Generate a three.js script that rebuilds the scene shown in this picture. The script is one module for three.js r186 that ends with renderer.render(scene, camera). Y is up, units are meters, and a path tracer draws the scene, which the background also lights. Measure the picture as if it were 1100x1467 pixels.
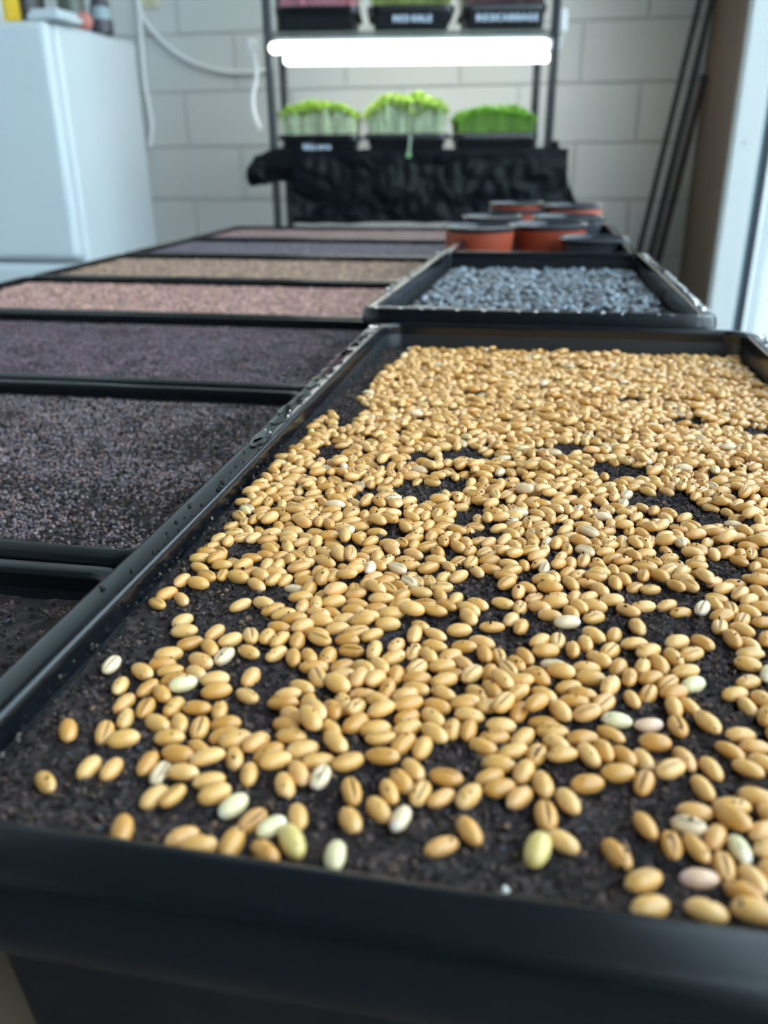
import * as THREE from 'three';
import { mergeGeometries } from 'three/addons/utils/BufferGeometryUtils.js';
import { RoundedBoxGeometry } from 'three/addons/geometries/RoundedBoxGeometry.js';
import { ImprovedNoise } from 'three/addons/math/ImprovedNoise.js';
import { FontLoader } from 'three/addons/loaders/FontLoader.js';
import { TextGeometry } from 'three/addons/geometries/TextGeometry.js';
import { RectAreaLightUniformsLib } from 'three/addons/lights/RectAreaLightUniformsLib.js';

// ---------------------------------------------------------------- camera
const FPX = 1200.5, PITCH = 0.4065, YAW = 0.1877, ROLL = -0.0091, CAM_Y = 0.967;
const scene = new THREE.Scene();
const camera = new THREE.PerspectiveCamera(2 * Math.atan(733.5 / FPX) * 180 / Math.PI, 1100 / 1467, 0.02, 60);
const V3 = (x, y, z) => new THREE.Vector3(x, y, z);
const camFwd = V3(-Math.sin(YAW) * Math.cos(PITCH), -Math.sin(PITCH), -Math.cos(YAW) * Math.cos(PITCH));
const flatRight = V3(Math.cos(YAW), 0, -Math.sin(YAW));
const flatUp = flatRight.clone().cross(camFwd);
const camRight = flatRight.clone().multiplyScalar(Math.cos(ROLL)).addScaledVector(flatUp, Math.sin(ROLL));
const camUp = flatUp.clone().multiplyScalar(Math.cos(ROLL)).addScaledVector(flatRight, -Math.sin(ROLL));
camera.position.set(0, CAM_Y, 0);
camera.quaternion.setFromRotationMatrix(new THREE.Matrix4().makeBasis(camRight, camUp, camFwd.clone().negate()));
camera.focus = 0.31;
camera.userData.fStop = 10.5;
scene.add(camera);
// ---------------------------------------------------------------- sky, daylight, exposure
scene.background = new THREE.Color(0.70, 0.87, 1.0);
scene.backgroundIntensity = 6.0;
const renderer = new THREE.WebGLRenderer({ antialias: true });
renderer.toneMapping = THREE.LinearToneMapping;
renderer.toneMappingExposure = 1.0;
renderer.shadowMap.enabled = true;
RectAreaLightUniformsLib.init();

// ---------------------------------------------------------------- helpers
function ray(u, v) {
  return camFwd.clone().addScaledVector(camRight, (u - 550) / FPX).addScaledVector(camUp, -(v - 733.5) / FPX);
}
const onY = (u, v, y) => { const r = ray(u, v); return r.multiplyScalar((y - CAM_Y) / r.y).add(camera.position); };
const onZ = (u, v, Z) => { const r = ray(u, v); return r.multiplyScalar(-Z / r.z).add(camera.position); };   // Z metres ahead
function toPixel(p) {
  const d = p.clone().sub(camera.position), w = d.dot(camFwd);
  return [550 + FPX * d.dot(camRight) / w, 733.5 - FPX * d.dot(camUp) / w];
}
function rng(seed) { let s = seed >>> 0; return () => { s = (s + 0x6d2b79f5) >>> 0; let t = Math.imul(s ^ (s >>> 15), 1 | s); t = (t + Math.imul(t ^ (t >>> 7), 61 | t)) ^ t; return ((t ^ (t >>> 14)) >>> 0) / 4294967296; }; }
const perlin = new ImprovedNoise();
const N = (x, y, z = 0) => perlin.noise(x, y, z);
const fbm = (x, y, z = 0, o = 4) => { let a = 1, s = 0, f = 1; for (let i = 0; i < o; i++) { s += a * N(x * f + 3.7 * i, y * f - 1.3 * i, z * f); a *= 0.5; f *= 2.03; } return s; };
const sm = (a, b, x) => { const t = Math.min(1, Math.max(0, (x - a) / (b - a))); return t * t * (3 - 2 * t); };
const names = {};
function numbered(n) { const k = names[n] = (names[n] ?? -1) + 1; return k ? `${n}_${String(k).padStart(3, '0')}` : n; }
const lin = (r, g, b) => new THREE.Color().setRGB(r, g, b);
const srgb = (r, g, b) => new THREE.Color().setRGB(r / 255, g / 255, b / 255, THREE.SRGBColorSpace);
function mat(color, roughness = 0.6, extra = {}) { return new THREE.MeshPhysicalMaterial({ color, roughness, side: THREE.DoubleSide, ...extra }); }
function tag(o, label, category, group, kind) {
  if (label) o.userData.label = label;
  if (category) o.userData.category = category;
  if (group) o.userData.group = group;
  if (kind) o.userData.kind = kind;
  return o;
}
function shade(m) { m.castShadow = true; m.receiveShadow = true; return m; }
function mesh(name, geometry, material, parent) {
  const m = shade(new THREE.Mesh(geometry, material));
  m.name = parent && parent !== scene ? name : numbered(name);
  (parent ?? scene).add(m);
  return m;
}
function thing(name, label, category, x, y, z, group) {
  const g = new THREE.Group(); g.name = numbered(name); g.position.set(x, y, z); scene.add(g);
  return tag(g, label, category, group);
}
function struct(name, geometry, material) { const m = mesh(name, geometry, material, scene); m.userData.kind = 'structure'; return m; }
function box(w, h, d, x, y, z, r = 0) {
  const g = r ? new RoundedBoxGeometry(w, h, d, 2, r) : new THREE.BoxGeometry(w, h, d);
  g.translate(x, y, z); return g;
}
const span = (x0, x1, y0, y1, z0, z1, r = 0) => box(x1 - x0, y1 - y0, z1 - z0, (x0 + x1) / 2, (y0 + y1) / 2, (z0 + z1) / 2, r);
function rod(a, b, r, seg = 8) {
  const d = b.clone().sub(a), g = new THREE.CylinderGeometry(r, r, d.length(), seg);
  g.applyQuaternion(new THREE.Quaternion().setFromUnitVectors(V3(0, 1, 0), d.normalize()));
  return g.translate((a.x + b.x) / 2, (a.y + b.y) / 2, (a.z + b.z) / 2);
}
const merged = (list) => mergeGeometries(list.map((g) => { const h = g.index ? g.toNonIndexed() : g; for (const k of Object.keys(h.attributes)) if (!['position', 'normal', 'uv'].includes(k)) h.deleteAttribute(k); return h; }));
function tube(points, r, seg = 60) { return new THREE.TubeGeometry(new THREE.CatmullRomCurve3(points), seg, r, 8); }
function noiseTexture(size, fn, srgbSpace = true) {
  const data = new Uint8Array(size * size * 4);
  for (let y = 0; y < size; y++) for (let x = 0; x < size; x++) {
    const c = fn(x / size, y / size), i = (y * size + x) * 4;
    for (let k = 0; k < 3; k++) data[i + k] = Math.max(0, Math.min(255, 255 * c[k]));
    data[i + 3] = 255;
  }
  const t = new THREE.DataTexture(data, size, size);
  t.wrapS = t.wrapT = THREE.RepeatWrapping; t.magFilter = THREE.LinearFilter;
  if (srgbSpace) t.colorSpace = THREE.SRGBColorSpace;
  t.needsUpdate = true; return t;
}
// noise that repeats every 1 in both directions
const tileNoise = (x, y, f, s = 0) => { const a = x * 2 * Math.PI, b = y * 2 * Math.PI, k = f / 6.283; return N(Math.cos(a) * k + s, Math.sin(a) * k + Math.cos(b) * k, Math.sin(b) * k + s * 2); };

// ---------------------------------------------------------------- materials
const smudge = noiseTexture(256, (x, y) => { const n = 0.5 + 0.5 * tileNoise(x, y, 6) + 0.3 * tileNoise(x, y, 22, 4); return [n, 0.42 + 0.32 * n, n]; }, false);
const M = {
  plastic: mat(lin(0.005, 0.006, 0.008), 0.9, { roughnessMap: smudge, specularIntensity: 0.45 }),
  plasticRim: mat(lin(0.004, 0.005, 0.007), 0.21, { specularIntensity: 1 }),
  wall: mat(lin(0.62, 0.63, 0.61), 0.8),
  mortar: mat(lin(0.5, 0.505, 0.49), 0.9),
  plaster: mat(lin(0.66, 0.67, 0.66), 0.9),
  darkPlaster: mat(lin(0.16, 0.16, 0.16), 0.9),
  ceiling: mat(lin(0.10, 0.095, 0.09), 0.9),
  floor: mat(lin(0.06, 0.058, 0.056), 0.8),
  fridge: mat(lin(0.56, 0.62, 0.65), 0.32, { clearcoat: 0.3 }),
  seal: mat(lin(0.4, 0.44, 0.44), 0.7),
  frameWhite: mat(lin(0.56, 0.575, 0.56), 0.4),
  frameBlue: mat(lin(0.2, 0.27, 0.31), 0.35, { metalness: 0.2 }),
  rubber: mat(lin(0.02, 0.028, 0.04), 0.5),
  glass: mat(lin(0.97, 0.99, 0.99), 0.0, { transmission: 1, thickness: 0, ior: 1.5 }),
  steelBlack: mat(lin(0.02, 0.022, 0.025), 0.35, { metalness: 0.3 }),
  basinNear: mat(lin(0.013, 0.016, 0.019), 0.33, { specularIntensity: 1 }),
  rimFar: mat(lin(0.004, 0.005, 0.006), 0.25, { specularIntensity: 0.45 }),
  shelfWire: mat(lin(0.14, 0.155, 0.14), 0.4, { metalness: 0.2 }),
  wetBlack: mat(lin(0.045, 0.05, 0.06), 0.16),
  sheet: mat(lin(0.003, 0.004, 0.006), 0.42, { specularIntensity: 0.25 }),
  terracotta: mat(lin(0.35, 0.058, 0.024), 0.45),
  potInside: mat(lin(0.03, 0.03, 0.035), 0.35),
  cable: mat(lin(0.86, 0.86, 0.86), 0.5),
  cream: mat(lin(0.7, 0.68, 0.52), 0.5),
  chalk: mat(lin(0.6, 0.68, 0.8), 0.9),
  water: mat(lin(1, 1, 1), 0.02, { transmission: 1, thickness: 0.002, ior: 1.33 }),
};
M.wood = mat(lin(1, 1, 1), 0.55, { map: noiseTexture(256, (x, y) => { const g = 0.5 + 0.5 * tileNoise(x, y * 0.5, 26) + 0.25 * tileNoise(x, y, 60, 3); const k = 0.62 + 0.3 * g; return [0.49 * k, 0.395 * k, 0.315 * k]; }) });
M.tableWood = mat(lin(1, 1, 1), 0.6, { map: noiseTexture(256, (x, y) => { const g = 0.5 + 0.5 * tileNoise(x * 0.5, y, 24) + 0.2 * tileNoise(x, y, 70, 5); const k = 0.7 + 0.3 * g; return [0.58 * k, 0.5 * k, 0.42 * k]; }) });

// ---------------------------------------------------------------- the setting
const WX0 = -2.15, WX1 = 0.515, WZ = 3.45, WZ0 = -4.2, CEIL = 3.8;
struct('floor', span(WX0 - 0.2, WX1 + 0.15, -0.1, 0, -WZ - 0.2, -WZ0 + 0.2), M.floor);
struct('ceiling', span(WX0 - 0.2, WX1 + 0.15, CEIL, CEIL + 0.12, -WZ - 0.2, -WZ0 + 0.2), M.ceiling);
struct('wall_left', span(WX0 - 0.15, WX0, 0, CEIL, -WZ - 0.15, -WZ0 + 0.15), M.plaster);
struct('wall_front', span(WX0 - 0.15, WX1 + 0.15, 0, CEIL, -WZ0, -WZ0 + 0.15), M.darkPlaster);
const backWall = struct('wall_back', span(WX0 - 0.15, WX1 + 0.15, 0, CEIL, -WZ - 0.17, -WZ - 0.006), M.mortar);
{ // painted concrete blocks, each one built
  const hb = 0.1966, wb = 0.4322, y0 = CAM_Y + 0.6103, xj = 0.2925, gap = 0.009;
  const cache = new Map(), r = rng(5);
  for (let n = -12; n < 8; n++) {
    const top = Math.min(CEIL, y0 - n * hb), bot = Math.max(0, y0 - (n + 1) * hb);
    if (top - bot < 0.03) continue;
    const off = ((n % 2) + 2) % 2 ? xj - wb / 2 : xj;
    for (let k = -7; k < 3; k++) {
      const x0 = Math.max(WX0, off + k * wb), x1 = Math.min(WX1, off + (k + 1) * wb);
      if (x1 - x0 < 0.03) continue;
      const w = x1 - x0 - gap, h = top - bot - gap, key = w.toFixed(3) + h.toFixed(3);
      if (!cache.has(key)) cache.set(key, new RoundedBoxGeometry(w, h, 0.03, 1, 0.003));
      const m = mesh('concrete_block', cache.get(key), M.wall, backWall);
      m.position.set((x0 + x1) / 2, (top + bot) / 2, -WZ - 0.015 + (r() - 0.5) * 0.0016);
    }
  }
}
// right wall: solid by the corner, a wide glazed door towards the camera
const ZW = 2.6, ZF = 2.56, ZS = 2.475, ZG = 2.558, DOOR_TOP = 3.4, ZD0 = -1.7;
struct('wall_right', merged([span(WX1, WX1 + 0.15, 0, CEIL, -WZ - 0.15, -ZF - 0.045), span(WX1, WX1 + 0.15, DOOR_TOP + 0.06, CEIL, -ZF - 0.045, -ZD0), span(WX1, WX1 + 0.15, 0, CEIL, -ZD0, -WZ0)]), M.plaster);
const panel = struct('trim_1', span(WX1 - 0.016, WX1 - 0.0005, 0, CEIL - 0.002, -WZ + 0.003, -ZF - 0.046, 0.002), M.wood);
for (const o of [panel]) { const p = o.geometry.attributes.position, uv = o.geometry.attributes.uv; for (let i = 0; i < p.count; i++) uv.setXY(i, p.getZ(i) * 1.6, p.getY(i) * 0.35); }
const door = struct('door_1', merged([span(WX1 - 0.047, WX1 + 0.02, 0, DOOR_TOP + 0.06, -ZF - 0.045, -ZF, 0.004), span(WX1 - 0.03, WX1 + 0.07, DOOR_TOP, DOOR_TOP + 0.06, -ZF, -ZD0, 0.004), span(WX1, WX1 + 0.07, 0, DOOR_TOP, -ZD0 - 0.05, -ZD0, 0.004)]), M.frameWhite);
mesh('edge_seal', span(WX1 - 0.051, WX1 - 0.0465, 0, DOOR_TOP, -ZF - 0.04, -ZF - 0.004), M.seal, door);
mesh('reveal', span(WX1 + 0.0005, WX1 + 0.03, 0.02, DOOR_TOP, -ZF - 0.04, -ZF - 0.004, 0.003), M.frameBlue, door);
mesh('gasket', span(WX1 + 0.0305, WX1 + 0.049, 0.02, DOOR_TOP, -ZF - 0.03, -ZF + 0.002, 0.003), M.rubber, door);
mesh('bottom_rail', span(WX1 + 0.04, WX1 + 0.07, 0, 0.09, -ZG, -ZD0 - 0.05, 0.004), M.frameWhite, door);
mesh('meeting_stile', span(WX1 + 0.04, WX1 + 0.07, 0.09, DOOR_TOP, -0.2, -0.14, 0.004), M.frameBlue, door);
mesh('glass_pane', span(WX1 + 0.052, WX1 + 0.056, 0.09, DOOR_TOP, -ZG, -0.2), M.glass, door);
mesh('glass_pane', span(WX1 + 0.052, WX1 + 0.056, 0.09, DOOR_TOP, -0.14, -ZD0 - 0.05), M.glass, door);
{ const p = onZ(1066, 205, 2.56); const s = new THREE.CylinderGeometry(0.006, 0.006, 0.004, 12).rotateX(Math.PI / 2); s.translate(p.x, p.y, -2.56); mesh('screw', s, M.seal, door); }
// outside: a pale apron and a white painted wall across the yard
struct('ground_outside', span(WX1 + 0.15, 9, -0.12, -0.02, -9, 8), mat(lin(0.5, 0.5, 0.48), 0.9));
struct('wall_outside', span(WX1 + 0.2, 7, -0.02, 2.3, -5.2, -5.05), mat(lin(0.065, 0.082, 0.09), 0.9));

// ---------------------------------------------------------------- bench
const TABLE = 0.75;
{
  const t = thing('work_bench', 'wooden bench standing under the rows of black seed trays', 'bench', -0.27, 0, -1.04);
  for (let k = 0; k < 5; k++) {
    const g = span(-0.475 + k * 0.19, -0.475 + k * 0.19 + 0.187, TABLE - 0.035, TABLE, -0.99, 0.99, 0.004);
    const p = g.attributes.position, uv = g.attributes.uv; for (let i = 0; i < p.count; i++) uv.setXY(i, p.getX(i) * 2 + k * 0.37, p.getZ(i) * 0.5);
    mesh('plank', g, M.tableWood, t);
  }
  for (const sx of [-1, 1]) for (const sz of [-1, 1]) mesh('leg', box(0.07, TABLE - 0.035, 0.07, sx * 0.42, (TABLE - 0.035) / 2, sz * 0.9, 0.004), M.tableWood, t);
}

// ---------------------------------------------------------------- trays
function ringPoint(a, b, r, s) { return null; }
function ring(a, b, r, d, nc = 7, ne = 22) {   // rounded rectangle, half sizes a (x) and b (z), grown by d
  const A = a + d, B = b + d, R = Math.max(0.003, r + d), out = [];
  const corners = [[A - R, B - R, 0], [-(A - R), B - R, 1], [-(A - R), -(B - R), 2], [A - R, -(B - R), 3]];
  corners.forEach(([cx, cz, q], i) => {
    for (let k = 0; k <= nc; k++) { const t = (q + k / nc) * Math.PI / 2; out.push([cx + R * Math.cos(t), cz + R * Math.sin(t)]); }
    const last = out[out.length - 1], [nx, nz, nq] = corners[(i + 1) % 4], t = nq * Math.PI / 2, first = [nx + R * Math.cos(t), nz + R * Math.sin(t)];
    for (let k = 1; k < ne; k++) out.push([last[0] + (first[0] - last[0]) * k / ne, last[1] + (first[1] - last[1]) * k / ne]);
  });
  return out;
}
function loft(rows, place) {
  const n = rows[0].length, pos = [], uv = [], idx = [];
  rows.forEach((row, j) => row.forEach(([x, z, y], i) => { const p = place(x, y, z); pos.push(...p); uv.push((x + z) * 4, (y + j * 0.01) * 4); }));
  for (let j = 0; j + 1 < rows.length; j++) for (let i = 0; i < n; i++) { const a = j * n + i, b = j * n + (i + 1) % n, c = a + n, d = b + n; idx.push(a, b, c, b, d, c); }
  const g = new THREE.BufferGeometry();
  g.setAttribute('position', new THREE.Float32BufferAttribute(pos, 3)); g.setAttribute('uv', new THREE.Float32BufferAttribute(uv, 2)); g.setIndex(idx);
  g.computeVertexNormals(); return g;
}
// inner rim edges x0..x1, z near..far (metres ahead), rim height, depth of the basin, height of the outer lip
function tray(name, label, { x0, x1, za, zb, rim, depth, lip = 0.011, width = 0.0115, taper = 0, corner = 0.012, floorless = false, wob = 0.0005, rimMat = M.plasticRim, basinMat = M.plastic }, seed = 1) {
  const a = (x1 - x0) / 2, b = (zb - za) / 2, cx = (x0 + x1) / 2, cz = -(za + zb) / 2;
  const t = thing(name, label, 'tray', cx, rim - depth, cz);
  const place = (x, y, z) => {
    const far = (b - z) / (2 * b), k = 1 - taper * Math.max(-0.05, Math.min(1.05, far));
    const w = wob * (N(x * 9 + seed * 7, z * 9, seed) * 1.6 + N(x * 31, z * 31 + seed * 3, seed) * 0.5);
    return [x * k + wob * 1.4 * N(x * 6, z * 6, seed + 9), y + depth + (y > -0.03 ? w : 0), z + wob * 1.4 * N(x * 6 + 4, z * 6, seed + 5)];
  };
  const rows = (pts) => pts.map(([d, y]) => ring(a, b, corner, d).map(([x, z]) => [x, z, y]));
  const D = depth, W = width;
  mesh('rim', loft(rows([[-0.0008, -0.008], [-0.0006, -0.003], [-0.00055, -0.0018], [-0.0002, -0.0008], [0.0004, -0.0001], [0.0012, 0.0002], [0.0026, 0.0003], [W * 0.4, 0.0002], [W * 0.7, -0.0003], [W * 0.86, -0.0012], [W * 0.95, -0.003], [W, -0.006], [W * 1.02, -lip * 0.7], [W * 1.04, -lip], [W * 0.97, -lip - 0.0004], [W * 0.93, -lip * 0.8], [W * 0.9, -0.004], [0.003, -0.0022], [0.0012, -0.008]]), place), rimMat, t);
  const base = [[-0.0008, -0.008], [-0.0022, -0.018], [-0.009, -D + 0.006], [-0.011, -D + 0.003], [-0.014, -D + 0.0018], [-a * 0.98, -D + 0.0018]];
  const under = [[-a * 0.98, -D + 0.0002], [-0.0125, -D + 0.0002], [-0.0095, -D + 0.002], [-0.0075, -D + 0.006], [-0.0008, -0.018], [0.0012, -0.008]];
  mesh('basin', loft(rows(base), place), basinMat, t);
  mesh('outer_wall', loft(rows(under), place), M.plastic, t);
  return { t, a, b, cx, cz, rim, taper };
}
const RIM1 = CAM_Y - 0.119, RIM2 = CAM_Y - 0.111, RIML = CAM_Y - 0.157;
const T1 = tray('seed_tray', 'large black tray in the foreground strewn with golden wheat grains', { x0: -0.117, x1: 0.1405, za: 0.1105, zb: 0.628, rim: RIM1, depth: RIM1 - TABLE, lip: 0.02, width: 0.0125, corner: 0.014, basinMat: M.basinNear }, 2);
const T2 = tray('seed_tray', 'black tray of dark grey seeds behind the wheat tray, wet drops on its rim', { x0: -0.129, x1: 0.1145, za: 0.652, zb: 1.045, rim: RIM2, depth: RIM2 - TABLE, taper: 0.09, lip: 0.012, corner: 0.006 }, 3);
const T3 = tray('seed_tray', 'black tray at the end of the row holding the plastic pots', { x0: -0.116, x1: 0.098, za: 1.075, zb: 1.5, rim: RIM2 - 0.003, depth: RIM2 - 0.003 - TABLE, taper: 0.05, lip: 0.012, corner: 0.006 }, 4);
const LB = [0.0, 0.288, 0.568, 0.844, 1.108, 1.39, 1.68, 1.967];
const LLABEL = ['black tray of bare dark soil in the near left corner', 'black tray of small round purple-grey seeds left of the wheat tray', 'black tray of fine dark purple seeds, third from the front', 'black tray of pinkish red seeds, fourth from the front', 'black tray of tan brown seeds, fifth from the front', 'black tray of grey-purple seeds, last but one before the rack', 'black tray of dusty pink seeds, farthest one before the rack'];
const L = [];
for (let k = 0; k < 7; k++) L.push(tray('seed_tray', LLABEL[k], { x0: -0.712, x1: -0.165, za: LB[k] + 0.0132, zb: LB[k + 1] - 0.0132, rim: RIML, depth: RIML - TABLE, width: k ? 0.0115 : 0.0115, lip: 0.01, corner: 0.009, rimMat: M.rimFar }, 10 + k));

// ---------------------------------------------------------------- soil
const soilMat = mat(lin(1, 1, 1), 0.9, { vertexColors: true, specularIntensity: 0.4 });
function soil(T, level, step, fn, label) {
  const a = T.a - 0.0012, b = T.b - 0.0012, nx = Math.round(2 * a / step), nz = Math.round(2 * b / step), pos = [], col = [], idx = [];
  for (let j = 0; j <= nz; j++) for (let i = 0; i <= nx; i++) {
    let x = -a + 2 * a * i / nx; const z = -b + 2 * b * j / nz;
    x *= 1 - T.taper * (b - z) / (2 * b);
    const wx = x + T.cx, wz = z + T.cz, y = fn(wx, wz), k = 0.5 + 0.8 * fbm(wx * 300, wz * 300, 0, 3), q = sm(0.55, 1.0, 0.5 + 0.9 * N(wx * 800, wz * 800, 7));
    pos.push(wx, y, wz);
    const g = 0.009 + 0.016 * Math.max(0, k) + 0.03 * q;
    col.push(g * 1.5, g * 1.1, g * 1.06);
  }
  const n = nx + 1;
  for (let j = 0; j < nz; j++) for (let i = 0; i < nx; i++) { const p = j * n + i; idx.push(p, p + n, p + 1, p + 1, p + n, p + n + 1); }
  const g = new THREE.BufferGeometry();
  g.setAttribute('position', new THREE.Float32BufferAttribute(pos, 3)); g.setAttribute('color', new THREE.Float32BufferAttribute(col, 3)); g.setIndex(idx); g.computeVertexNormals();
  const m = mesh('potting_soil', g, soilMat, scene);
  return tag(m, label, 'soil', null, 'stuff');
}
const SOIL1 = CAM_Y - 0.1285;
function soil1(x, z) {   // rises a little against the sides of the tray
  const e = Math.min(x - (T1.cx - T1.a), T1.cx + T1.a - x), f = T1.cz + T1.b - z;
  return SOIL1 + 0.0006 * (1 - sm(0, 0.02, e)) - 0.0095 * sm(0.3, 0.64, -z) + 0.0006 * fbm(x * 60, z * 60, 1, 2) + 0.0013 * fbm(x * 240, z * 240, 2, 3) + 0.0007 * N(x * 900, z * 900, 5) + 0.002 * (1 - sm(0, 0.02, f));
}
soil(T1, SOIL1, 0.0013, soil1, 'dark damp potting soil under the golden wheat grains');
const soilFlat = (lvl, rough, s) => (x, z) => lvl + rough * fbm(x * 180, z * 180, s, 3);
const soilA = soilFlat(RIML - 0.012, 0.0012, 3), soilB = soilFlat(RIML - 0.009, 0.001, 5);
soil(L[0], 0, 0.0035, soilA, 'bare dark soil in the near left tray');
soil(L[1], 0, 0.0028, soilB, 'dark soil showing between small round purple-grey seeds');
const seedBase = (k) => soilFlat(RIML - 0.0095, 0.0006, 8 + k);
const SOIL_LABEL = { 2: 'soil under the fine dark purple seeds', 3: 'soil under the pinkish red seeds', 4: 'soil under the tan brown seeds', 5: 'soil under the grey-purple seeds', 6: 'soil under the dusty pink seeds of the farthest tray' };
for (let k = 2; k < 7; k++) soil(L[k], 0, 0.006, seedBase(k), SOIL_LABEL[k]);
const soil2 = soilFlat(RIM2 - 0.021, 0.001, 21);
soil(T2, 0, 0.004, soil2, 'soil under the dark grey seeds behind the wheat tray');

// ---------------------------------------------------------------- instanced stuff
const Q = new THREE.Quaternion(), EU = new THREE.Euler(), MX = new THREE.Matrix4(), SC = V3(1, 1, 1), PO = V3(0, 0, 0);
function scatter(name, geometry, material, items, label, category) {   // items: [x, y, z, rx, ry, rz, sx, sy, sz, color]
  const m = shade(new THREE.InstancedMesh(geometry, material, items.length));
  items.forEach(([x, y, z, rx, ry, rz, sx, sy, sz, c], i) => {
    m.setMatrixAt(i, MX.compose(PO.set(x, y, z), Q.setFromEuler(EU.set(rx, ry, rz)), SC.set(sx, sy, sz)));
    if (c) m.setColorAt(i, c);
  });
  m.name = numbered(name); scene.add(m);
  return tag(m, label, category, null, 'stuff');
}
function crumbGeometry(seed) {
  const g = new THREE.IcosahedronGeometry(1, 1), p = g.attributes.position;
  for (let i = 0; i < p.count; i++) { const x = p.getX(i), y = p.getY(i), z = p.getZ(i), k = 1 + 0.5 * N(x * 1.3 + seed, y * 1.3, z * 1.3); p.setXYZ(i, x * k, y * k, z * k); }
  g.computeVertexNormals(); return g;
}
const tau = Math.PI * 2;
const crumbMat = mat(lin(1, 1, 1), 0.85, { specularIntensity: 0.5 }), fiberMat = mat(lin(1, 1, 1), 0.8);
function crumbs(T, fn, count, seed, size, label, bias = () => 1) {
  const r = rng(seed), items = [];
  while (items.length < count) {
    const far = r(), x = T.cx + (r() * 2 - 1) * (T.a - 0.004) * (1 - T.taper * far), z = T.cz + T.b - 0.004 - far * 2 * (T.b - 0.004);
    if (r() > bias(x, z)) continue;
    const s = size * (0.45 + 0.9 * r() * r() + 0.6 * Math.pow(r(), 8)), g = r();
    const c = g < 0.4 ? lin(0.016, 0.012, 0.012) : g < 0.65 ? lin(0.055, 0.039, 0.037) : g < 0.92 ? lin(0.095, 0.064, 0.054) : g < 0.97 ? lin(0.17, 0.105, 0.065) : lin(0.06, 0.07, 0.09);
    items.push([x, fn(x, z) + s * 0.3, z, r() * 6, r() * 6, r() * 6, s * (0.7 + r()), s * (0.5 + 0.5 * r()), s * (0.6 + 0.6 * r()), c]);
  }
  scatter('soil_crumbs', crumbGeometry(seed), crumbMat, items, label, 'soil');
}
crumbs(T1, soil1, 70000, 31, 0.00062, 'fine dark soil crumbs between the golden wheat grains');
crumbs(L[0], soilA, 6000, 32, 0.001, 'soil crumbs in the near left tray', (x, z) => (z < -0.12 && x > -0.5 ? 1 : 0.15));
crumbs(L[1], soilB, 15000, 33, 0.0009, 'soil crumbs between the purple-grey seeds', (x) => (x > -0.5 ? 1 : 0.3));
{ // fibres in the soil of the near tray
  const r = rng(77), items = [], c = new THREE.CatmullRomCurve3([V3(-1, 0, 0), V3(-0.3, 0.12, 0.15), V3(0.4, 0.05, -0.1), V3(1, 0.15, 0.1)]), g = new THREE.TubeGeometry(c, 8, 0.06, 5);
  for (let i = 0; i < 1500; i++) {
    const x = T1.cx + (r() * 2 - 1) * (T1.a - 0.006), z = T1.cz + (r() * 2 - 1) * (T1.b - 0.006), s = 0.0012 + 0.0022 * r() * r(), k = 0.03 + 0.12 * r() * r();
    items.push([x, soil1(x, z) + 0.0005, z, (r() - 0.5) * 0.7, r() * 6.28, (r() - 0.5) * 0.7, s, s, s, lin(k * 1.2, k * 0.85, k * 0.55)]);
  }
  scatter('soil_fibers', g, fiberMat, items, 'brown fibres in the soil of the wheat tray', 'soil');
}
{ // soil stuck to the inside walls of the near tray
  const r = rng(78), items = [];
  for (let i = 0; i < 420; i++) {
    const z = -0.115 - Math.pow(r(), 1.3) * 0.5, x = T1.cx - T1.a + 0.0022 + 0.0012 * r(), t = Math.pow(r(), 2.2), y = soil1(x, z) + t * 0.0065, s = 0.00025 + 0.0005 * r() * r(), k = r() < 0.75 ? 0.015 : 0.14 * r();
    items.push([x, y, z, r() * 6, r() * 6, r() * 6, s, s * 1.4, s, lin(k * 1.15, k * 0.9, k * 0.7)]);
  }
  for (let i = 0; i < 46; i++) { const z = -0.2 - r() * r() * 0.4, s = 0.0003 + 0.0006 * r() * r(); items.push([T1.cx - T1.a - 0.0008 - 0.009 * r() * r(), RIM1 + 0.0004, z, r() * 6, r() * 6, r() * 6, s * 1.4, s * 0.7, s, lin(0.02, 0.017, 0.016)]); }
  scatter('soil_crumbs', crumbGeometry(5), crumbMat, items, 'soil specks stuck to the left wall and rim of the wheat tray', 'soil');
}
{ const p = onY(721, 1275, SOIL1 + 0.001), m = mesh('perlite_bit', crumbGeometry(17), mat(lin(0.75, 0.72, 0.66), 0.8), scene); m.position.copy(p); m.scale.set(0.0011, 0.0008, 0.0009); tag(m, 'small white perlite bit on the soil at the middle of the front rim', 'perlite'); }
const ball = new THREE.IcosahedronGeometry(1, 1), smooth = mergeGeometries([new THREE.SphereGeometry(1, 12, 8)]);
function seeds(name, k, fn, count, size, tones, seed, label, opt = {}) {
  const T = L[k], r = rng(seed), items = [];
  while (items.length < count) {
    const x = T.cx + (r() * 2 - 1) * (T.a - 0.006), z = T.cz + (r() * 2 - 1) * (T.b - 0.006);
    if (opt.keep && r() > opt.keep(x, z)) continue;
    const s = size * (0.82 + 0.36 * r()), c = tones[Math.floor(r() * tones.length)], v = (0.5 + 0.9 * r()) * Math.max(0.45, 1 + 0.55 * fbm(x * 60, z * 90, seed, 3));
    items.push([x, fn(x, z) + s * (0.5 + (opt.pile ?? 0) * r()), z, r() * 6, r() * 6, r() * 6, s * (opt.long ?? 1), s, s * 0.95, lin(c[0] * v, c[1] * v, c[2] * v)]);
  }
  scatter(name, opt.shape ?? ball, mat(lin(1, 1, 1), opt.rough ?? 0.5), items, label, 'seeds');
}
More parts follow.
